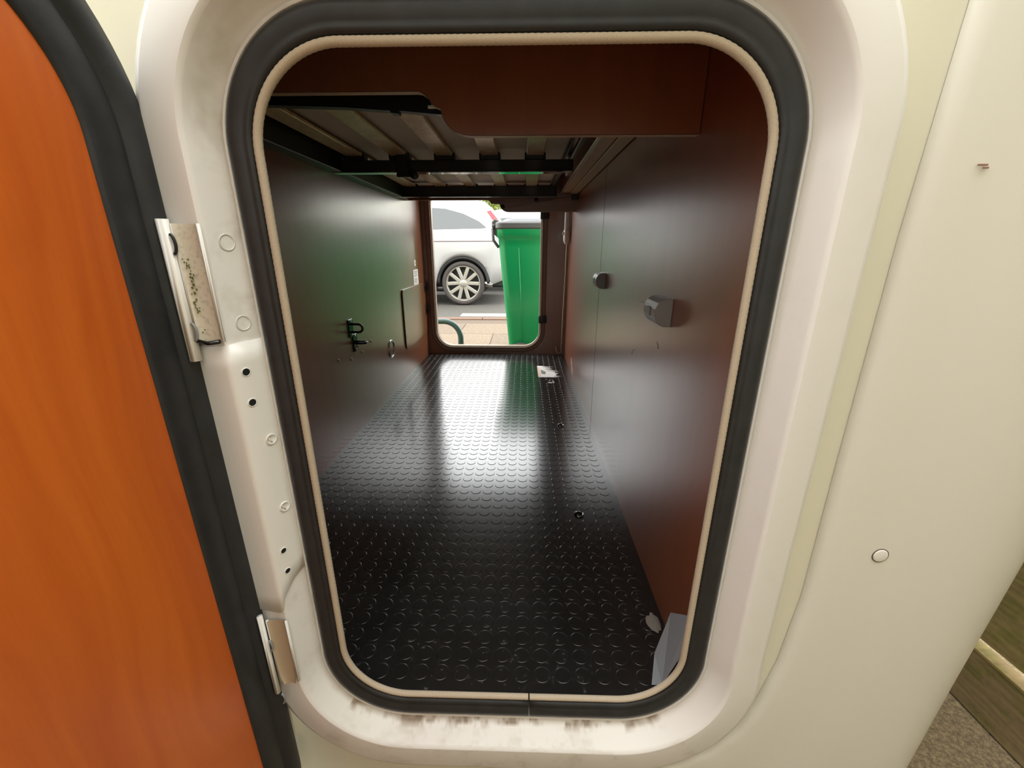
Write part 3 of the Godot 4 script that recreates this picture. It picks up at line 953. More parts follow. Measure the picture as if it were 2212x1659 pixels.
# ---------------------------------------------------------------- fittings on walls and floor
func build_fittings() -> void:
	# half-round bumpers on the right wall
	var prof := PackedVector2Array([Vector2(0, -0.0245), Vector2(0.010, -0.0245)])
	for k in 13:
		var a := -PI / 2 + PI * k / 12
		prof.append(Vector2(0.0105 + 0.0205 * cos(a), 0.0245 * sin(a)))
	prof.append(Vector2(0, 0.0245))
	for s in [["grey half-round plastic bumper on right wall near the hatch", 0.5405, -0.335], ["grey half-round plastic bumper on right wall at panel joint", 0.5485, -0.962]]:
		var o := thing("wall_bumper", Vector3(XR, s[1], s[2]))
		tag(o, s[0], "bumper")
		var st := start()
		prism(st, prof, Transform3D(Basis(Vector3(-1, 0, 0), Vector3(0, 1, 0), Vector3(0, 0, -1)), Vector3(0, 0, 0.070)), 0.070, 0.001)
		put(st, "body", M.grey_plastic, o)
		st = start()
		rbox(st, Vector3(-0.0305, 0.0, 0.035), Vector3(0.003, 0.016, 0.016), 0.0006)
		var sq := put(st, "badge", M.badge_grey, o)
		sq.set_meta("label", "small square emblem")
	# lashing eyes on the left wall
	var eye := thing("lashing_eye")
	var st := start()
	rbox(st, Vector3(0.0025, 0, 0), Vector3(0.005, 0.062, 0.034), 0.001)
	put(st, "plate", M.black_gloss, eye)
	st = start(true)
	var pts := [Vector3(0.003, 0.014, 0)]
	for k in 11:
		var a := PI / 2 - PI * k / 10
		pts.append(Vector3(0.030 + 0.014 * cos(a), 0.014 * sin(a), 0))
	pts.append(Vector3(0.003, -0.014, 0))
	tube(st, pts, 0.0042, 10)
	put(st, "loop", M.black_gloss, eye)
	for y in [-0.024, 0.024]:
		st = start(true)
		lathe(st, [Vector2(0.004, 0.0), Vector2(0.004, 0.0015), Vector2(0, 0.002)], 12, Transform3D(Basis(Vector3(0, -1, 0), Vector3(1, 0, 0), Vector3(0, 0, 1)), Vector3(0.005, y, 0)))
		put(st, "screw", M.steel, eye)
	var eye2 := copy_of(eye)
	eye.position = Vector3(XL, 0.382, -0.952)
	eye2.position = Vector3(XL, 0.326, -0.975)
	tag(eye, "black lashing eye on left wall, its loop standing upright", "lashing eye", "lashing eyes on the left wall")
	tag(eye2, "black lashing eye on left wall, its loop turned level", "lashing eye", "lashing eyes on the left wall")
	eye2.get_node("loop").rotation.x = PI / 2
	# screw caps
	var cap := thing("screw_cap")
	st = start(true)
	lathe(st, [Vector2(0.0055, 0), Vector2(0.005, 0.0022), Vector2(0.003, 0.003), Vector2(0, 0.003)], 14, Transform3D(Basis(Vector3(0, -1, 0), Vector3(1, 0, 0), Vector3(0, 0, 1)), Vector3.ZERO))
	put(st, "dome", M.laminate, cap)
	var i := 0
	for p in [Vector2(0.297, -0.83), Vector2(0.275, -0.931), Vector2(0.276, -1.033), Vector2(0.296, -1.133)]:
		var o := cap if i == 0 else copy_of(cap)
		o.position = Vector3(XL, p.x, p.y)
		tag(o, "small brown screw cap on left wall, %s of four counted from near hatch" % ["first", "second", "third", "last"][i], "screw cap", "screw caps on the left wall")
		i += 1
	# ring socket
	var rs := thing("ring_socket", Vector3(XL, 0.207, -1.378))
	tag(rs, "round chrome-rimmed socket low on the left wall", "socket")
	var X := Basis(Vector3(0, -1, 0), Vector3(1, 0, 0), Vector3(0, 0, 1))
	st = start(true)
	lathe(st, [Vector2(0.042, 0), Vector2(0.042, 0.002), Vector2(0.040, 0.0045), Vector2(0.036, 0.0045), Vector2(0.034, 0.002), Vector2(0.034, 0.001)], 32, Transform3D(X, Vector3.ZERO))
	put(st, "rim", M.steel, rs)
	st = start(true)
	lathe(st, [Vector2(0.035, 0.001), Vector2(0, 0.0018)], 32, Transform3D(X, Vector3.ZERO))
	put(st, "lid", M.laminate, rs)
	# access panel, its front edge sprung away from the wall
	var ap := thing("access_panel", Vector3(XL, 0, 0))
	tag(ap, "brown access panel with rounded corners let into left wall, front edge sprung", "access panel")
	st = start()
	var poly := rounded(-2.085, 0.148, -1.607, 0.450, 0.022)
	var Z := Basis(Vector3(0, 0, 1), Vector3(0, 1, 0), Vector3(-1, 0, 0)).rotated(Vector3.UP, 0.004)
	prism(st, poly, Transform3D(Basis(Vector3(0, 0, 1), Vector3(0, 1, 0), Vector3(-1, 0, 0)), Vector3(0.007, 0, 0)), 0.0062, 0.0008)
	put(st, "leaf", M.laminate, ap)
	st = start()
	rbox(st, Vector3(0.0012, 0.298, -1.6055), Vector3(0.002, 0.27, 0.006), 0.0005)
	put(st, "gap", M.hole, ap)
	# stickers on the left wall
	var sk := thing("printed_sticker", Vector3(XL, 0.4925, -1.915))
	tag(sk, "white rectangular sticker with tiny print on left wall", "sticker")
	box("sheet", Vector3(0.0005, 0, 0), Vector3(0.001, 0.082, 0.105), 0.0, M.paper, sk)
	for k in 9:
		if k == 4:
			continue
		box("print_line", Vector3(0.0011, 0.031 - k * 0.0078, -0.004 + 0.008 * (k % 2)), Vector3(0.0003, 0.0028, 0.075 - 0.012 * (k % 3)), 0.0, M.ink, sk)
	var rd := thing("round_sticker", Vector3(XL, 0.569, -1.915))
	tag(rd, "small round pale sticker above the printed sticker on left wall", "sticker")
	st = start()
	lathe(st, [Vector2(0.0175, 0), Vector2(0.0175, 0.001), Vector2(0, 0.001)], 24, Transform3D(X, Vector3.ZERO))
	put(st, "disc", M.paper, rd)
	box("print_bar", Vector3(0.0012, 0, 0), Vector3(0.0004, 0.014, 0.008), 0.0, M.red_ink, rd)
	# black latches on the far left corner
	for s in [["upper black plastic clip on the left wall beside far opening", 0.42], ["lower black plastic clip on the left wall beside far opening", 0.287]]:
		var o := thing("corner_clip", Vector3(XL, s[1], -2.085))
		tag(o, s[0], "clip")
		box("base", Vector3(0.004, 0, 0), Vector3(0.008, 0.062, 0.05), 0.0015, M.black, o)
		box("tongue", Vector3(0.012, -0.006, -0.012), Vector3(0.01, 0.03, 0.02), 0.002, M.black_gloss, o)
	# far opening: rubber frame, cord, clips
	var fr := thing("far_seal")
	tag(fr, "grey-brown rubber seal with pale bead around the far hatch opening", "seal")
	var fpath := ring_path(-0.545, 0.103, 0.05, 0.99, 0.10, -0.2, 0.05)
	st = start(true)
	sweep(st, fpath, [Vector2(0.002, ZF - 0.05), Vector2(0.002, ZF + 0.004), Vector2(0.006, ZF + 0.012), Vector2(0.013, ZF + 0.013), Vector2(0.0165, ZF + 0.009), Vector2(0.022, ZF + 0.013), Vector2(0.034, ZF + 0.012), Vector2(0.038, ZF + 0.005), Vector2(0.038, ZF - 0.001), Vector2(0.019, ZF - 0.05)], true, Vector3.ZERO, true)
	put(st, "gasket", mat(Color(0.50, 0.43, 0.37), 0.4), fr)
	st = start(true)
	var cp := []
	for k in 9:
		var a := TAU * k / 8
		cp.append(Vector2(0.001 + 0.0042 * cos(a), ZF + 0.002 + 0.0042 * sin(a)))
	sweep(st, fpath, cp.slice(0, 8), true, Vector3.ZERO, true)
	put(st, "bead", M.cord, fr)
	for s in [["black clip gripping the far seal low beside the green bin", 0.224], ["black clip gripping the far seal below the end board", 0.830]]:
		var o := thing("seal_clip", Vector3(0.1215, s[1], ZF + 0.010))
		tag(o, s[0], "clip")
		box("jaw", Vector3(0, 0, 0.004), Vector3(0.052, 0.046, 0.026), 0.004, M.black, o)
		box("lever", Vector3(0.004, 0.0, 0.020), Vector3(0.03, 0.03, 0.008), 0.002, M.black_gloss, o)
	# strip light in the far right corner with its cable
	var lt := thing("strip_light", Vector3(0.2405, 0.668, -1.985))
	tag(lt, "white tubular strip light standing in the far right corner", "light fitting")
	st = start(true)
	lathe(st, [Vector2(0, -0.002), Vector2(0.010, 0.0), Vector2(0.0165, 0.008), Vector2(0.0195, 0.022), Vector2(0.0195, 0.070), Vector2(0.0175, 0.074), Vector2(0, 0.075)], 20, Transform3D.IDENTITY)
	put(st, "end_cap", M.lamp_white, lt)
	st = start(true)
	lathe(st, [Vector2(0, 0.072), Vector2(0.0165, 0.072), Vector2(0.0165, 0.36), Vector2(0, 0.36)], 20, Transform3D.IDENTITY)
	put(st, "diffuser", M.lamp_lens, lt)
	box("switch", Vector3(-0.020, 0.056, 0.002), Vector3(0.010, 0.018, 0.012), 0.002, M.lamp_white, lt)
	box("wall_mount", Vector3(0.013, 0.20, -0.002), Vector3(0.014, 0.30, 0.016), 0.001, M.lamp_white, lt)
	var cb := thing("light_cable")
	tag(cb, "thin beige cable dropping from the strip light to the floor", "cable")
	st = start(true)
	tube(st, [Vector3(0.241, 0.667, -1.985), Vector3(0.242, 0.5, -2.01), Vector3(0.240, 0.3, -2.04), Vector3(0.241, 0.08, -2.075), Vector3(0.241, 0.035, -2.085)], 0.0026, 8)
	put(st, "sheath", M.wire, cb)
	st = start(true)
	tube(st, [Vector3(0.244, 0.040, -2.098), Vector3(0.240, 0.020, -2.09), Vector3(0.222, 0.012, -2.08), Vector3(0.212, 0.028, -2.085), Vector3(0.208, 0.055, -2.095)], 0.0016, 6)
	put(st, "loose_wire", M.wire, cb)
	# floor eyes
	i = 0
	for z in [-0.44, -1.0, -1.557]:
		var o := thing("floor_eye", Vector3(0.146, -0.0012, z))
		tag(o, ["black domed fixing in the rubber floor closest to the near hatch", "black domed fixing halfway along the rubber floor", "black domed fixing in the rubber floor beside the torn sticker"][i], "floor fixing")
		st = start(true)
		lathe(st, [Vector2(0.011, 0), Vector2(0.0105, 0.003), Vector2(0.008, 0.006), Vector2(0.004, 0.0075), Vector2(0, 0.008)], 18, Transform3D.IDENTITY)
		put(st, "dome", M.black_gloss, o)
		st = start(true)
		var ring := []
		for k in 15:
			var a := -0.4 + PI * 0.75 * k / 14
			ring.append(Vector3(0.0125 * cos(a), 0.002, 0.0125 * sin(a)))
		tube(st, ring, 0.0016, 6)
		put(st, "rim", M.steel, o)
		i += 1
	# torn sticker on the floor
	var ts := thing("torn_sticker", Vector3(0, 0.0004, 0))
	tag(ts, "torn pinkish white sticker stuck to the rubber floor by right wall", "sticker")
	var edge := PackedVector2Array([Vector2(0.084, -1.62), Vector2(0.083, -1.84)])
	for k in 12:
		var zz := -1.838 + 0.216 * (k + 0.5) / 12
		edge.append(Vector2(0.205 - rng.randf() * 0.05 * (1.5 if k < 5 else 0.6), zz - 0.006))
		edge.append(Vector2(0.180 - rng.randf() * 0.07 * (1.2 if k < 6 else 0.3), zz + 0.003))
	edge.append(Vector2(0.19, -1.62))
	var FX := Transform3D(Basis(Vector3(1, 0, 0), Vector3(0, 0, 1), Vector3(0, -1, 0)), Vector3(0, 0.0006, 0))
	st = start()
	prism(st, edge, FX, 0.0006)
	put(st, "sheet", M.paper, ts)
	st = start()
	prism(st, PackedVector2Array([Vector2(0.083, -1.63), Vector2(0.083, -1.82), Vector2(0.094, -1.80), Vector2(0.100, -1.70), Vector2(0.098, -1.632)]), FX * Transform3D(Basis.IDENTITY, Vector3(0, 0, -0.0006)), 0.0005)
	put(st, "stained_edge", M.paper_pink, ts)
	st = start()
	prism(st, PackedVector2Array([Vector2(0.103, -1.68), Vector2(0.101, -1.76), Vector2(0.112, -1.74), Vector2(0.128, -1.715), Vector2(0.122, -1.67)]), FX * Transform3D(Basis.IDENTITY, Vector3(0, 0, -0.0006)), 0.0005)
	put(st, "print", M.ink, ts)
	for s in [Rect2(0.126, -1.535, 0.022, 0.016), Rect2(0.150, -1.545, 0.012, 0.020)]:
		st = start()
		prism(st, PackedVector2Array([s.position, s.position + Vector2(s.size.x, s.size.y * 0.2), s.end, s.position + Vector2(s.size.x * 0.3, s.size.y * 0.7)]), FX, 0.0006)
		put(st, "shred", M.paper, ts)
	# paint scrape on the right wall
	var sc := thing("paper_shred", Vector3(XR, 0.052, -1.66))
	tag(sc, "thin cream shred of torn paper on the right wall near floor", "paper")
	st = start()
	prism(st, PackedVector2Array([Vector2(-0.05, 0.030), Vector2(-0.043, 0.032), Vector2(-0.01, 0.012), Vector2(0.038, -0.022), Vector2(0.05, -0.034), Vector2(0.042, -0.034), Vector2(0.02, -0.016), Vector2(-0.02, 0.010)]), Transform3D(Basis(Vector3(0, 0, 1), Vector3(0, 1, 0), Vector3(-1, 0, 0)), Vector3.ZERO), 0.001)
	put(st, "strip", M.paper, sc)
	# grey plastic corner gusset by the hatch
	var wg := thing("corner_gusset")
	tag(wg, "grey plastic gusset in the floor corner beside hatch and right wall", "gusset")
	st = start(true)
	var A := Vector3(0.206, 0.0, -0.004)
	var Bp := Vector3(0.2265, 0.0, -0.058)
	var C := Vector3(0.2615, 0.046, -0.098)
	var D := Vector3(0.2615, 0.112, -0.030)
	var E2 := Vector3(0.2615, 0.112, -0.004)
	var F := Vector3(0.222, 0.0, -0.004)
	st.set_smooth_group(-1)
	face(st, [A, Bp, F], Vector3(-1, 0.6, 0.2))
	face(st, [F, Bp, C], Vector3(-1, 0.6, 0.3))
	face(st, [F, C, D], Vector3(-1, 0.6, 0.3))
	face(st, [F, D, E2], Vector3(-1, 0.6, 0.3))
	put(st, "shield", M.wedge, wg)
	# dust clump on the floor beside it
	st = start(true)
	var nz := noise(77, 1.0, 3)
	var N := 22
	var Mr := 6
	var rows := []
	for r in Mr + 1:
		var row := []
		for k in N:
			var a := TAU * k / N
			var rad: float = (0.017 + 0.006 * nz.get_noise_2d(cos(a) * 1.3, sin(a) * 1.3)) * (1.0 - r / float(Mr))
			row.append(Vector3(0.243 + rad * 0.72 * cos(a), 0.0003 + 0.0055 * sin(r / float(Mr) * PI / 2) + 0.0022 * nz.get_noise_2d(k * 9.0, r * 11.0), -0.118 + rad * 1.2 * sin(a)))
		rows.append(row)
	for r in Mr:
		for k in N:
			face(st, [rows[r][k], rows[r][(k + 1) % N], rows[r + 1][(k + 1) % N], rows[r + 1][k]], Vector3.UP)
	var du := put(st, "dust_clump", M.dust)
	tag(du, "pale grey clump of dust on rubber floor behind the gusset", "dust")

# ---------------------------------------------------------------- near yard
func build_yard() -> void:
	var g := box("ground", Vector3(0, -0.435, 3.2), Vector3(14, 0.10, 10.6), 0.0, M.yard)
	structure(g, "gritty beige yard surface beside the vehicle", "ground")
	var f := thing("fence", Vector3(1.05, -0.385, 0))
	tag(f, "weathered mossy wooden fence with gravel board behind the vehicle's corner", "fence")
	for k in 3:
		box("gravel_board", Vector3(0.012, 0.077, -2.43 + k * 1.83), Vector3(0.024, 0.146, 1.80), 0.002, M.gravel_board, f)
		box("cap_strip", Vector3(0.016, 0.154, -2.43 + k * 1.83), Vector3(0.034, 0.008, 1.80), 0.001, M.fence_cap, f)
	for k in 45:
		var z := -2.08 + k * 0.122
		var xf := Transform3D(Basis(Vector3.UP, 0.05), Vector3(0.030, 0.158 + 0.86, z))
		box("board", Vector3.ZERO, Vector3(0.012, 1.70, 0.130), 0.002, M.fence_wood[k % 2], f, xf)
	for k in 4:
		box("post", Vector3(0.075, 0.92, -1.515 + (k - 1) * 1.83), Vector3(0.075, 1.84, 0.075), 0.004, M.fence_wood[1], f)
	for y in [0.35, 1.0, 1.6]:
		box("rail", Vector3(0.062, y, 0.63), Vector3(0.036, 0.07, 5.4), 0.003, M.fence_wood[0], f)

func build_house() -> void:
	var w := box("wall_house", Vector3(-1.0, 2.4, 2.02), Vector3(18, 5.6, 0.25), 0.01, mat(Color(0.64, 0.625, 0.59), 0.9))
	structure(w, "pale grey rendered house wall along the yard, facing the vehicle", "wall")

# ---------------------------------------------------------------- street
func section(x: float) -> Array:
	# side view of the car: x from -4.5 (front) to 0 (tail), heights above the road; returns points (y, half width)
	var lerp_tab := func(tab: Array, v: float) -> float:
		if v <= tab[0][0]:
			return tab[0][1]
		for i in tab.size() - 1:
			if v <= tab[i + 1][0]:
				var t: float = (v - tab[i][0]) / (tab[i + 1][0] - tab[i][0])
				return lerp(tab[i][1], tab[i + 1][1], t)
		return tab[-1][1]
	var roof: float = lerp_tab.call([[-4.5, 0.80], [-4.42, 0.93], [-4.2, 1.0], [-3.4, 1.10], [-3.2, 1.13], [-2.9, 1.30], [-2.4, 1.58], [-2.1, 1.66], [-1.6, 1.70], [-1.0, 1.69], [-0.6, 1.65], [-0.36, 1.58], [-0.22, 1.46], [-0.1, 1.26], [-0.04, 1.08], [0.0, 0.80]], x)
	var belt: float = lerp_tab.call([[-4.5, 0.72], [-4.0, 0.94], [-3.2, 1.04], [-0.7, 1.15], [-0.1, 1.17], [0.0, 0.75]], x)
	belt = min(belt, roof - 0.03)
	var w: float = 0.905 * lerp_tab.call([[-4.5, 0.70], [-4.35, 0.88], [-3.9, 0.97], [-3.2, 1.0], [-0.6, 1.0], [-0.25, 0.97], [-0.08, 0.91], [0.0, 0.82]], x)
	var low: float = lerp_tab.call([[-4.5, 0.42], [-4.3, 0.30], [-3.9, 0.27], [-0.3, 0.31], [0.0, 0.42]], x)
	for c in [-0.72, -3.34]:
		var d := absf(x - c)
		if d < 0.425:
			low = max(low, 0.347 + sqrt(0.425 * 0.425 - d * d) * 0.98)
	var top: float = max(0.0, roof - belt)
	var rw: float = lerp(0.93, 0.70, clamp(top / 0.5, 0.0, 1.0))
	var y2: float = max(low + 0.05, 0.62)
	var y3: float = max(y2 + 0.04, 0.86)
	var y4: float = max(y3 + 0.02, belt - 0.05)
	var b2: float = max(y4 + 0.01, belt)
	var r0: float = max(b2 + 0.01, roof)
	return [Vector2(low, w * 0.93), Vector2(low + 0.025, w * 0.985), Vector2(y2, w), Vector2(y3, w * 0.995), Vector2(y4, w * 0.975), Vector2(b2, w * 0.955), Vector2(lerp(b2, r0, 0.72), w * lerp(0.955, rw, 0.75)), Vector2(lerp(b2, r0, 0.93), w * rw * 0.98), Vector2(r0, w * rw * 0.86), Vector2(r0 + 0.015 * min(1.0, top * 4.0), 0.0)]

func side_z(x: float, y: float) -> float:
	var s := section(x)
	for i in s.size() - 1:
		if y <= s[i + 1].x:
			var t: float = clamp((y - s[i].x) / max(1e-5, s[i + 1].x - s[i].x), 0.0, 1.0)
			return lerp(s[i].y, s[i + 1].y, t)
	return s[-1].y

# a patch of the car's side bounded by a lower and an upper line over x, lifted off the body
func side_patch(st: SurfaceTool, lower: Array, upper: Array, lift: float, sgn: float) -> void:
	var nx := 16
	var ny := 5
	var at := func(tab: Array, t: float) -> Vector2:
		var f: float = t * (tab.size() - 1)
		var i: int = min(int(f), tab.size() - 2)
		return tab[i].lerp(tab[i + 1], f - i)
	var grid := []
	for i in nx + 1:
		var a: Vector2 = at.call(lower, i / float(nx))
		var b: Vector2 = at.call(upper, i / float(nx))
		var row := []
		for j in ny + 1:
			var p := a.lerp(b, j / float(ny))
			row.append(Vector3(p.x, p.y, sgn * (side_z(p.x, p.y) + lift)))
		grid.append(row)
	for i in nx:
		for j in ny:
			face(st, [grid[i][j], grid[i + 1][j], grid[i + 1][j + 1], grid[i][j + 1]], Vector3(0, 0.2, sgn))

func make_wheel(car: Node, at: Vector3, sgn: float) -> void:
	var parent := Node3D.new()
	parent.name = "wheel"
	car.add_child(parent, true)
	var B := Basis(Vector3(1, 0, 0), Vector3(0, 0, sgn), Vector3(0, -sgn, 0))
	var xf := Transform3D(B, at)
	var st := start(true)
	lathe(st, [Vector2(0.262, 0.02), Vector2(0.27, 0.09), Vector2(0.285, 0.108), Vector2(0.315, 0.112), Vector2(0.335, 0.10), Vector2(0.347, 0.075), Vector2(0.347, -0.10), Vector2(0.30, -0.12)], 48, xf)
	var ty := put(st, "tyre", M.tyre, parent)
	st = start(true)
	lathe(st, [Vector2(0.275, 0.098), Vector2(0.268, 0.100), Vector2(0.258, 0.092), Vector2(0.252, 0.0)], 48, xf)
	put(st, "rim", M.rim, parent)
	st = start(true)
	lathe(st, [Vector2(0.255, 0.0), Vector2(0.16, 0.01), Vector2(0, 0.012)], 32, xf)
	put(st, "brake_disc", M.dark_trim, parent)
	for k in 5:
		for side in [-1.0, 1.0]:
			st = start()
			var a0: float = TAU * (k / 5.0 + 0.05)
			var p0 := Vector3(0.045 * cos(a0 + side * 0.5), 0.085, 0.045 * sin(a0 + side * 0.5))
			var a1: float = a0 + side * 0.30
			var p1 := Vector3(0.260 * cos(a1), 0.088, 0.260 * sin(a1))
			var d := (p1 - p0)
			var bx := Basis(d.normalized(), Vector3.UP, d.normalized().cross(Vector3.UP))
			rbox(st, Vector3.ZERO, Vector3(d.length(), 0.03, 0.056), 0.008, xf * Transform3D(bx, (p0 + p1) * 0.5))
			put(st, "spoke", M.rim, parent)
	st = start(true)
	lathe(st, [Vector2(0.062, 0.06), Vector2(0.062, 0.098), Vector2(0.05, 0.108), Vector2(0, 0.11)], 24, xf)
	put(st, "hub", M.rim, parent)

func build_car(called: String, paint: Material, at: Vector3) -> Node3D:
	var car := thing(called, at)
	var xs := []
	var x := -4.5
	while x < -0.0001:
		xs.append(x)
		x += 0.045 if (x < -4.2 or x > -0.42 or absf(x + 0.72) < 0.5 or absf(x + 3.34) < 0.5) else 0.09
	xs.append(0.0)
	var st := start(true)
	var rows := xs.map(func(v): return section(v))
	for sgn in [-1.0, 1.0]:
		for i in xs.size() - 1:
			for k in rows[i].size() - 1:
				var a: Vector2 = rows[i][k]
				var b: Vector2 = rows[i + 1][k]
				var c: Vector2 = rows[i + 1][k + 1]
				var d: Vector2 = rows[i][k + 1]
				var e := d - a
				face(st, [Vector3(xs[i], a.x, sgn * a.y), Vector3(xs[i + 1], b.x, sgn * b.y), Vector3(xs[i + 1], c.x, sgn * c.y), Vector3(xs[i], d.x, sgn * d.y)], Vector3(0, -e.y + 0.001, sgn * e.x))
	for i in [0, xs.size() - 1]:
		var lp := []
		for p in rows[i]:
			lp.append(Vector3(xs[i], p.x, p.y))
		for k in range(rows[i].size() - 2, -1, -1):
			lp.append(Vector3(xs[i], rows[i][k].x, -rows[i][k].y))
		face(st, lp, Vector3(-1 if i == 0 else 1, 0, 0))
	put(st, "body", paint, car)
	for sgn in [1.0, -1.0]:
		st = start(true)
		side_patch(st, [Vector2(-1.32, 1.165), Vector2(-0.9, 1.175), Vector2(-0.60, 1.18), Vector2(-0.38, 1.185), Vector2(-0.335, 1.195)], [Vector2(-1.30, 1.50), Vector2(-0.98, 1.478), Vector2(-0.70, 1.405), Vector2(-0.45, 1.29), Vector2(-0.335, 1.20)], 0.004, sgn)
		put(st, "side_window", M.glass, car)
		st = start(true)
		side_patch(st, [Vector2(-2.86, 1.09), Vector2(-2.1, 1.13), Vector2(-1.42, 1.16)], [Vector2(-2.70, 1.22), Vector2(-2.1, 1.48), Vector2(-1.40, 1.50)], 0.004, sgn)
		put(st, "side_window", M.glass, car)
		st = start(true)
		side_patch(st, [Vector2(-0.20, 1.235), Vector2(-0.24, 1.32), Vector2(-0.33, 1.44)], [Vector2(-0.115, 1.235), Vector2(-0.165, 1.33), Vector2(-0.27, 1.455)], 0.006, sgn)
		var tl := put(st, "tail_lamp", M.tail_red, car)
		st = start(true)
		side_patch(st, [Vector2(-2.9, 0.965), Vector2(-1.5, 0.985), Vector2(-0.06, 0.99)], [Vector2(-2.9, 0.975), Vector2(-1.5, 0.996), Vector2(-0.06, 1.0)], 0.004, sgn)
		put(st, "trim_line", M.trim_plum, car)
		# black lip inside the rear arch and the sill cladding
		for c in [-0.72, -3.34]:
			st = start(true)
			var pts := []
			for k in 25:
				var a := PI * k / 24
				pts.append(Vector3(c + 0.405 * cos(a), 0.347 + 0.40 * sin(a), sgn * 0.845))
			tube(st, pts, 0.028, 8)
			put(st, "arch_lip", M.dark_trim, car)
			make_wheel(car, Vector3(c, 0.347, sgn * 0.765), sgn)
		box("sill", Vector3(-2.03, 0.28, sgn * 0.80), Vector3(1.75, 0.10, 0.1), 0.02, M.dark_trim, car)
		box("bumper_skirt", Vector3(-0.16, 0.345, sgn * 0.60), Vector3(0.24, 0.13, 0.30), 0.03, M.dark_trim, car)
	st = start(true)
	tube(st, [Vector3(-0.37, 0.335, 0.80), Vector3(-0.25, 0.335, 0.80)], 0.060, 14)
	put(st, "exhaust_box", M.steel, car)
	box("underbody", Vector3(-2.2, 0.34, 0), Vector3(4.2, 0.14, 1.3), 0.02, M.dark_trim, car)
	box("wheel_housing", Vector3(-0.72, 0.55, 0), Vector3(0.80, 0.46, 1.28), 0.02, M.dark_trim, car)
	box("wheel_housing", Vector3(-3.34, 0.50, 0), Vector3(0.80, 0.36, 1.28), 0.02, M.dark_trim, car)
	return car

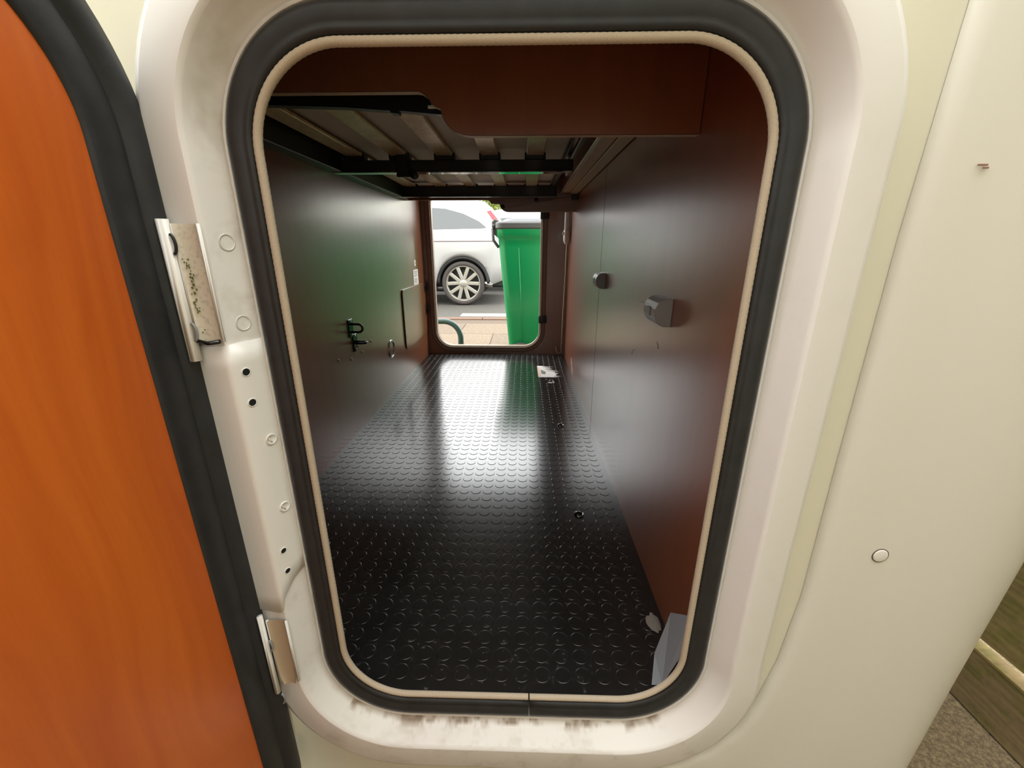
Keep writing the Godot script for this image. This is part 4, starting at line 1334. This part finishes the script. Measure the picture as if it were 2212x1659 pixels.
func build_street() -> void:
	var road := box("trim_3", Vector3(0, -0.30, -9.9), Vector3(60, 0.10, 9.6), 0.0, M.road)
	structure(road, "grey asphalt road beyond the pavement", "road")
	# pavement of slabs in a sandy bed
	var pv := thing("pavement")
	structure(pv, "sandy beige paved footway between vehicle and road", "pavement")
	box("bed", Vector3(0, -0.34, -3.54), Vector3(24, 0.172, 2.80), 0.0, M.joint, pv)
	for r in 4:
		for c in 13:
			var x := -5.2 + c * 0.75 + (0.37 if r % 2 == 1 else 0.0)
			var z := -2.35 - r * 0.64
			box("slab", Vector3(x, -0.262, z - 0.05), Vector3(0.742, 0.03, 0.632), 0.003, M.slabs[(c * 7 + r * 5) % 3], pv)
	for c in 14:
		box("kerb_stone", Vector3(-5.6 + c * 0.92, -0.285, -5.03), Vector3(0.912, 0.09, 0.13), 0.008, M.kerb, pv)
	var ln := box("road_marking", Vector3(1.13, -0.2485, -5.345), Vector3(4.0, 0.003, 0.26), 0.0, M.road_paint)
	tag(ln, "worn white line painted on the road near the kerb", "road marking")
	# silver car passing, a second car behind
	var suv := build_car("suv", M.paint, Vector3(-0.25, -0.25, -7.235))
	tag(suv, "silver SUV on the road, rear wheel and red tail lamp showing", "car")
	var c2 := copy_of(suv)
	c2.name = "parked_car"
	c2.position = Vector3(1.55, -0.25, -9.5)
	tag(c2, "pale grey car beyond the SUV, its roof showing above the bin", "car")
	# green wheelie bin
	var bn := thing("wheelie_bin", Vector3(0.17, -0.25, -2.93))
	tag(bn, "bright green wheelie bin with grey lid outside the far hatch", "bin")
	var st := start(true)
	var levels := [[0.03, 0.255, 0.215, 0.05], [0.06, 0.27, 0.23, 0.055], [0.90, 0.3475, 0.292, 0.06], [0.965, 0.352, 0.296, 0.06], [0.972, 0.362, 0.306, 0.06], [1.03, 0.364, 0.308, 0.06]]
	var rings := []
	for l in levels:
		var ring := []
		for p in rounded(-l[1], -l[2], l[1], l[2], l[3], 6):
			ring.append(Vector3(p.x, l[0], p.y))
		rings.append(ring)
	for i in rings.size() - 1:
		var n: int = rings[i].size()
		for k in n:
			var j := (k + 1) % n
			var m: Vector3 = rings[i][k]
			face(st, [rings[i][k], rings[i][j], rings[i + 1][j], rings[i + 1][k]], Vector3(m.x, 0, m.z))
	face(st, rings[0], Vector3.DOWN)
	put(st, "tub", M.bin, bn)
	st = start()
	prism(st, rounded(-0.372, -0.316, 0.372, 0.316, 0.06, 6), Transform3D(Basis(Vector3(1, 0, 0), Vector3(0, 0, 1), Vector3(0, -1, 0)), Vector3(0, 1.072, 0)), 0.050, 0.010)
	put(st, "lid", M.bin_lid, bn)
	st = start(true)
	for k in 1:
		var lr := []
		for l in [[1.07, 0.34, 0.285], [1.095, 0.30, 0.25], [1.108, 0.22, 0.17]]:
			var ring := []
			for p in rounded(-l[1], -l[2], l[1], l[2], 0.06, 6):
				ring.append(Vector3(p.x, l[0], p.y))
			lr.append(ring)
		for i in lr.size() - 1:
			var n: int = lr[i].size()
			for q in n:
				var j := (q + 1) % n
				face(st, [lr[i][q], lr[i][j], lr[i + 1][j], lr[i + 1][q]], Vector3(lr[i][q].x, 0.4, lr[i][q].z))
		face(st, lr[-1], Vector3.UP)
	put(st, "lid_dome", M.bin_lid, bn)
	# hinge handle
	for z in [0.22, -0.22]:
		st = start()
		prism(st, PackedVector2Array([Vector2(-0.35, 0.96), Vector2(-0.395, 1.0), Vector2(-0.400, 1.075), Vector2(-0.38, 1.095), Vector2(-0.35, 1.085), Vector2(-0.345, 1.0)]), Transform3D(Basis.IDENTITY, Vector3(0, 0, z - 0.02)), 0.04, 0.006)
		put(st, "hinge_lug", M.bin_lid, bn)
	st = start(true)
	tube(st, [Vector3(-0.385, 1.045, -0.25), Vector3(-0.385, 1.045, 0.25)], 0.014, 10)
	put(st, "handle", M.bin_lid, bn)
	st = start(true)
	tube(st, [Vector3(-0.35, 0.90, 0.24), Vector3(-0.388, 0.95, 0.24), Vector3(-0.395, 1.03, 0.24)], 0.010, 8)
	put(st, "strap", M.bin_lid, bn)
	st = start(true)
	tube(st, [Vector3(-0.165, 0.09, 0.233), Vector3(-0.205, 0.90, 0.293)], 0.0035, 6)
	put(st, "mould_line", M.bin, bn)
	for z in [0.25, -0.25]:
		st = start(true)
		lathe(st, [Vector2(0, -0.02), Vector2(0.085, -0.025), Vector2(0.10, -0.018), Vector2(0.10, 0.018), Vector2(0.085, 0.025), Vector2(0, 0.02)], 24, Transform3D(Basis(Vector3(1, 0, 0), Vector3(0, 0, 1), Vector3(0, -1, 0)), Vector3(-0.185, 0.10, z)))
		put(st, "wheel", M.tyre, bn)
	# hoop barrier
	var hp := thing("hoop_barrier", Vector3(-0.565, -0.25, -3.23))
	tag(hp, "dark green steel hoop barrier standing on the pavement", "hoop barrier")
	st = start(true)
	var pts := [Vector3(0, -0.02, 0), Vector3(0, 0.10, 0)]
	for k in 13:
		var a := PI / 2 * k / 12
		pts.append(Vector3(-0.15 + 0.15 * cos(a), 0.12 + 0.15 * sin(a), 0))
	for k in 13:
		var a := PI / 2 + PI / 2 * k / 12
		pts.append(Vector3(-0.75 + 0.15 * cos(a), 0.12 + 0.15 * sin(a), 0))
	pts.append(Vector3(-0.90, -0.02, 0))
	tube(st, pts, 0.0255, 16)
	put(st, "tube", M.hoop, hp)
	for x in [0.0, -0.90]:
		st = start(true)
		lathe(st, [Vector2(0.05, 0.0), Vector2(0.05, 0.006), Vector2(0.03, 0.012), Vector2(0.026, 0.012)], 20, Transform3D(Basis.IDENTITY, Vector3(x, 0.003, 0)))
		put(st, "foot_flange", M.hoop, hp)
	# trees across the road
	var k2 := 0
	for s in [[-5.5, 2.6, 3.2, 22.0, "broad yellow-green tree beyond the SUV"], [-0.6, 2.35, 2.6, 19.5, "yellow-green tree across the road above the tail lamp"], [4.2, 2.5, 2.9, 21.0, "round yellow-green tree behind the grey car"], [9.0, 3.0, 3.4, 24.0, "tall yellow-green tree at the end of the road"]]:
		var t := thing("tree", Vector3(s[0], -0.25, -s[3]))
		tag(t, s[4], "tree", "trees across the road")
		st = start(true)
		tube(st, [Vector3(0, 0, 0), Vector3(0.04, 1.0, 0.02), Vector3(-0.03, 2.0, 0), Vector3(0.02, s[1] + 0.6, 0)], 0.14, 10)
		put(st, "trunk", M.bark, t)
		st = start()
		for i in 2600:
			var d := Vector3(rng.randfn(), rng.randfn(), rng.randfn()).normalized()
			var rr: float = s[2] * (0.55 + 0.5 * pow(rng.randf(), 0.6)) * 0.62
			var lump := 1.0 + 0.22 * sin(d.x * 5.0 + k2) * cos(d.y * 6.0 + d.z * 4.0)
			var c := Vector3(0, s[1] + 0.55, 0) + Vector3(d.x, d.y * 0.72, d.z) * rr * lump
			var u := Vector3(rng.randfn(), rng.randfn(), rng.randfn()).normalized()
			var v := u.cross(d + Vector3(0.01, 0.02, 0.03)).normalized()
			var L := rng.randf_range(0.07, 0.14)
			face(st, [c - u * L, c + v * L * 0.55, c + u * L, c - v * L * 0.55], d)
		put(st, "crown", M.leaf, t)
		k2 += 1

# ---------------------------------------------------------------- main
func _ready() -> void:
	rng.seed = 4711
	# camera
	var cam := Camera3D.new()
	cam.name = "camera"
	add_child(cam)
	cam.fov = 85.68
	cam.near = 0.01
	cam.far = 200.0
	cam.position = Vector3(0, 0.65, 0.47)
	cam.rotation = Vector3(deg_to_rad(-18.235), deg_to_rad(1.526), 0)
	cam.current = true
	# overcast sky
	var sky_mat := ProceduralSkyMaterial.new()
	sky_mat.sky_top_color = Color(0.94, 0.95, 0.955)
	sky_mat.sky_horizon_color = Color(0.985, 0.975, 0.945)
	sky_mat.sky_curve = 0.2
	sky_mat.ground_bottom_color = Color(0.35, 0.33, 0.30)
	sky_mat.ground_horizon_color = Color(0.55, 0.53, 0.50)
	sky_mat.sky_energy_multiplier = 1.0
	var sky := Sky.new()
	sky.sky_material = sky_mat
	var env := Environment.new()
	env.background_mode = Environment.BG_SKY
	env.sky = sky
	env.tonemap_mode = Environment.TONE_MAPPER_LINEAR
	env.tonemap_exposure = 8.6
	env.sdfgi_enabled = true
	env.ssao_enabled = true
	env.ssil_enabled = true
	var we := WorldEnvironment.new()
	we.name = "environment"
	we.environment = env
	add_child(we)
	make_materials()
	build_shell()
	build_hatch()
	build_bed()
	build_fittings()
	build_yard()
	build_house()
	build_street()
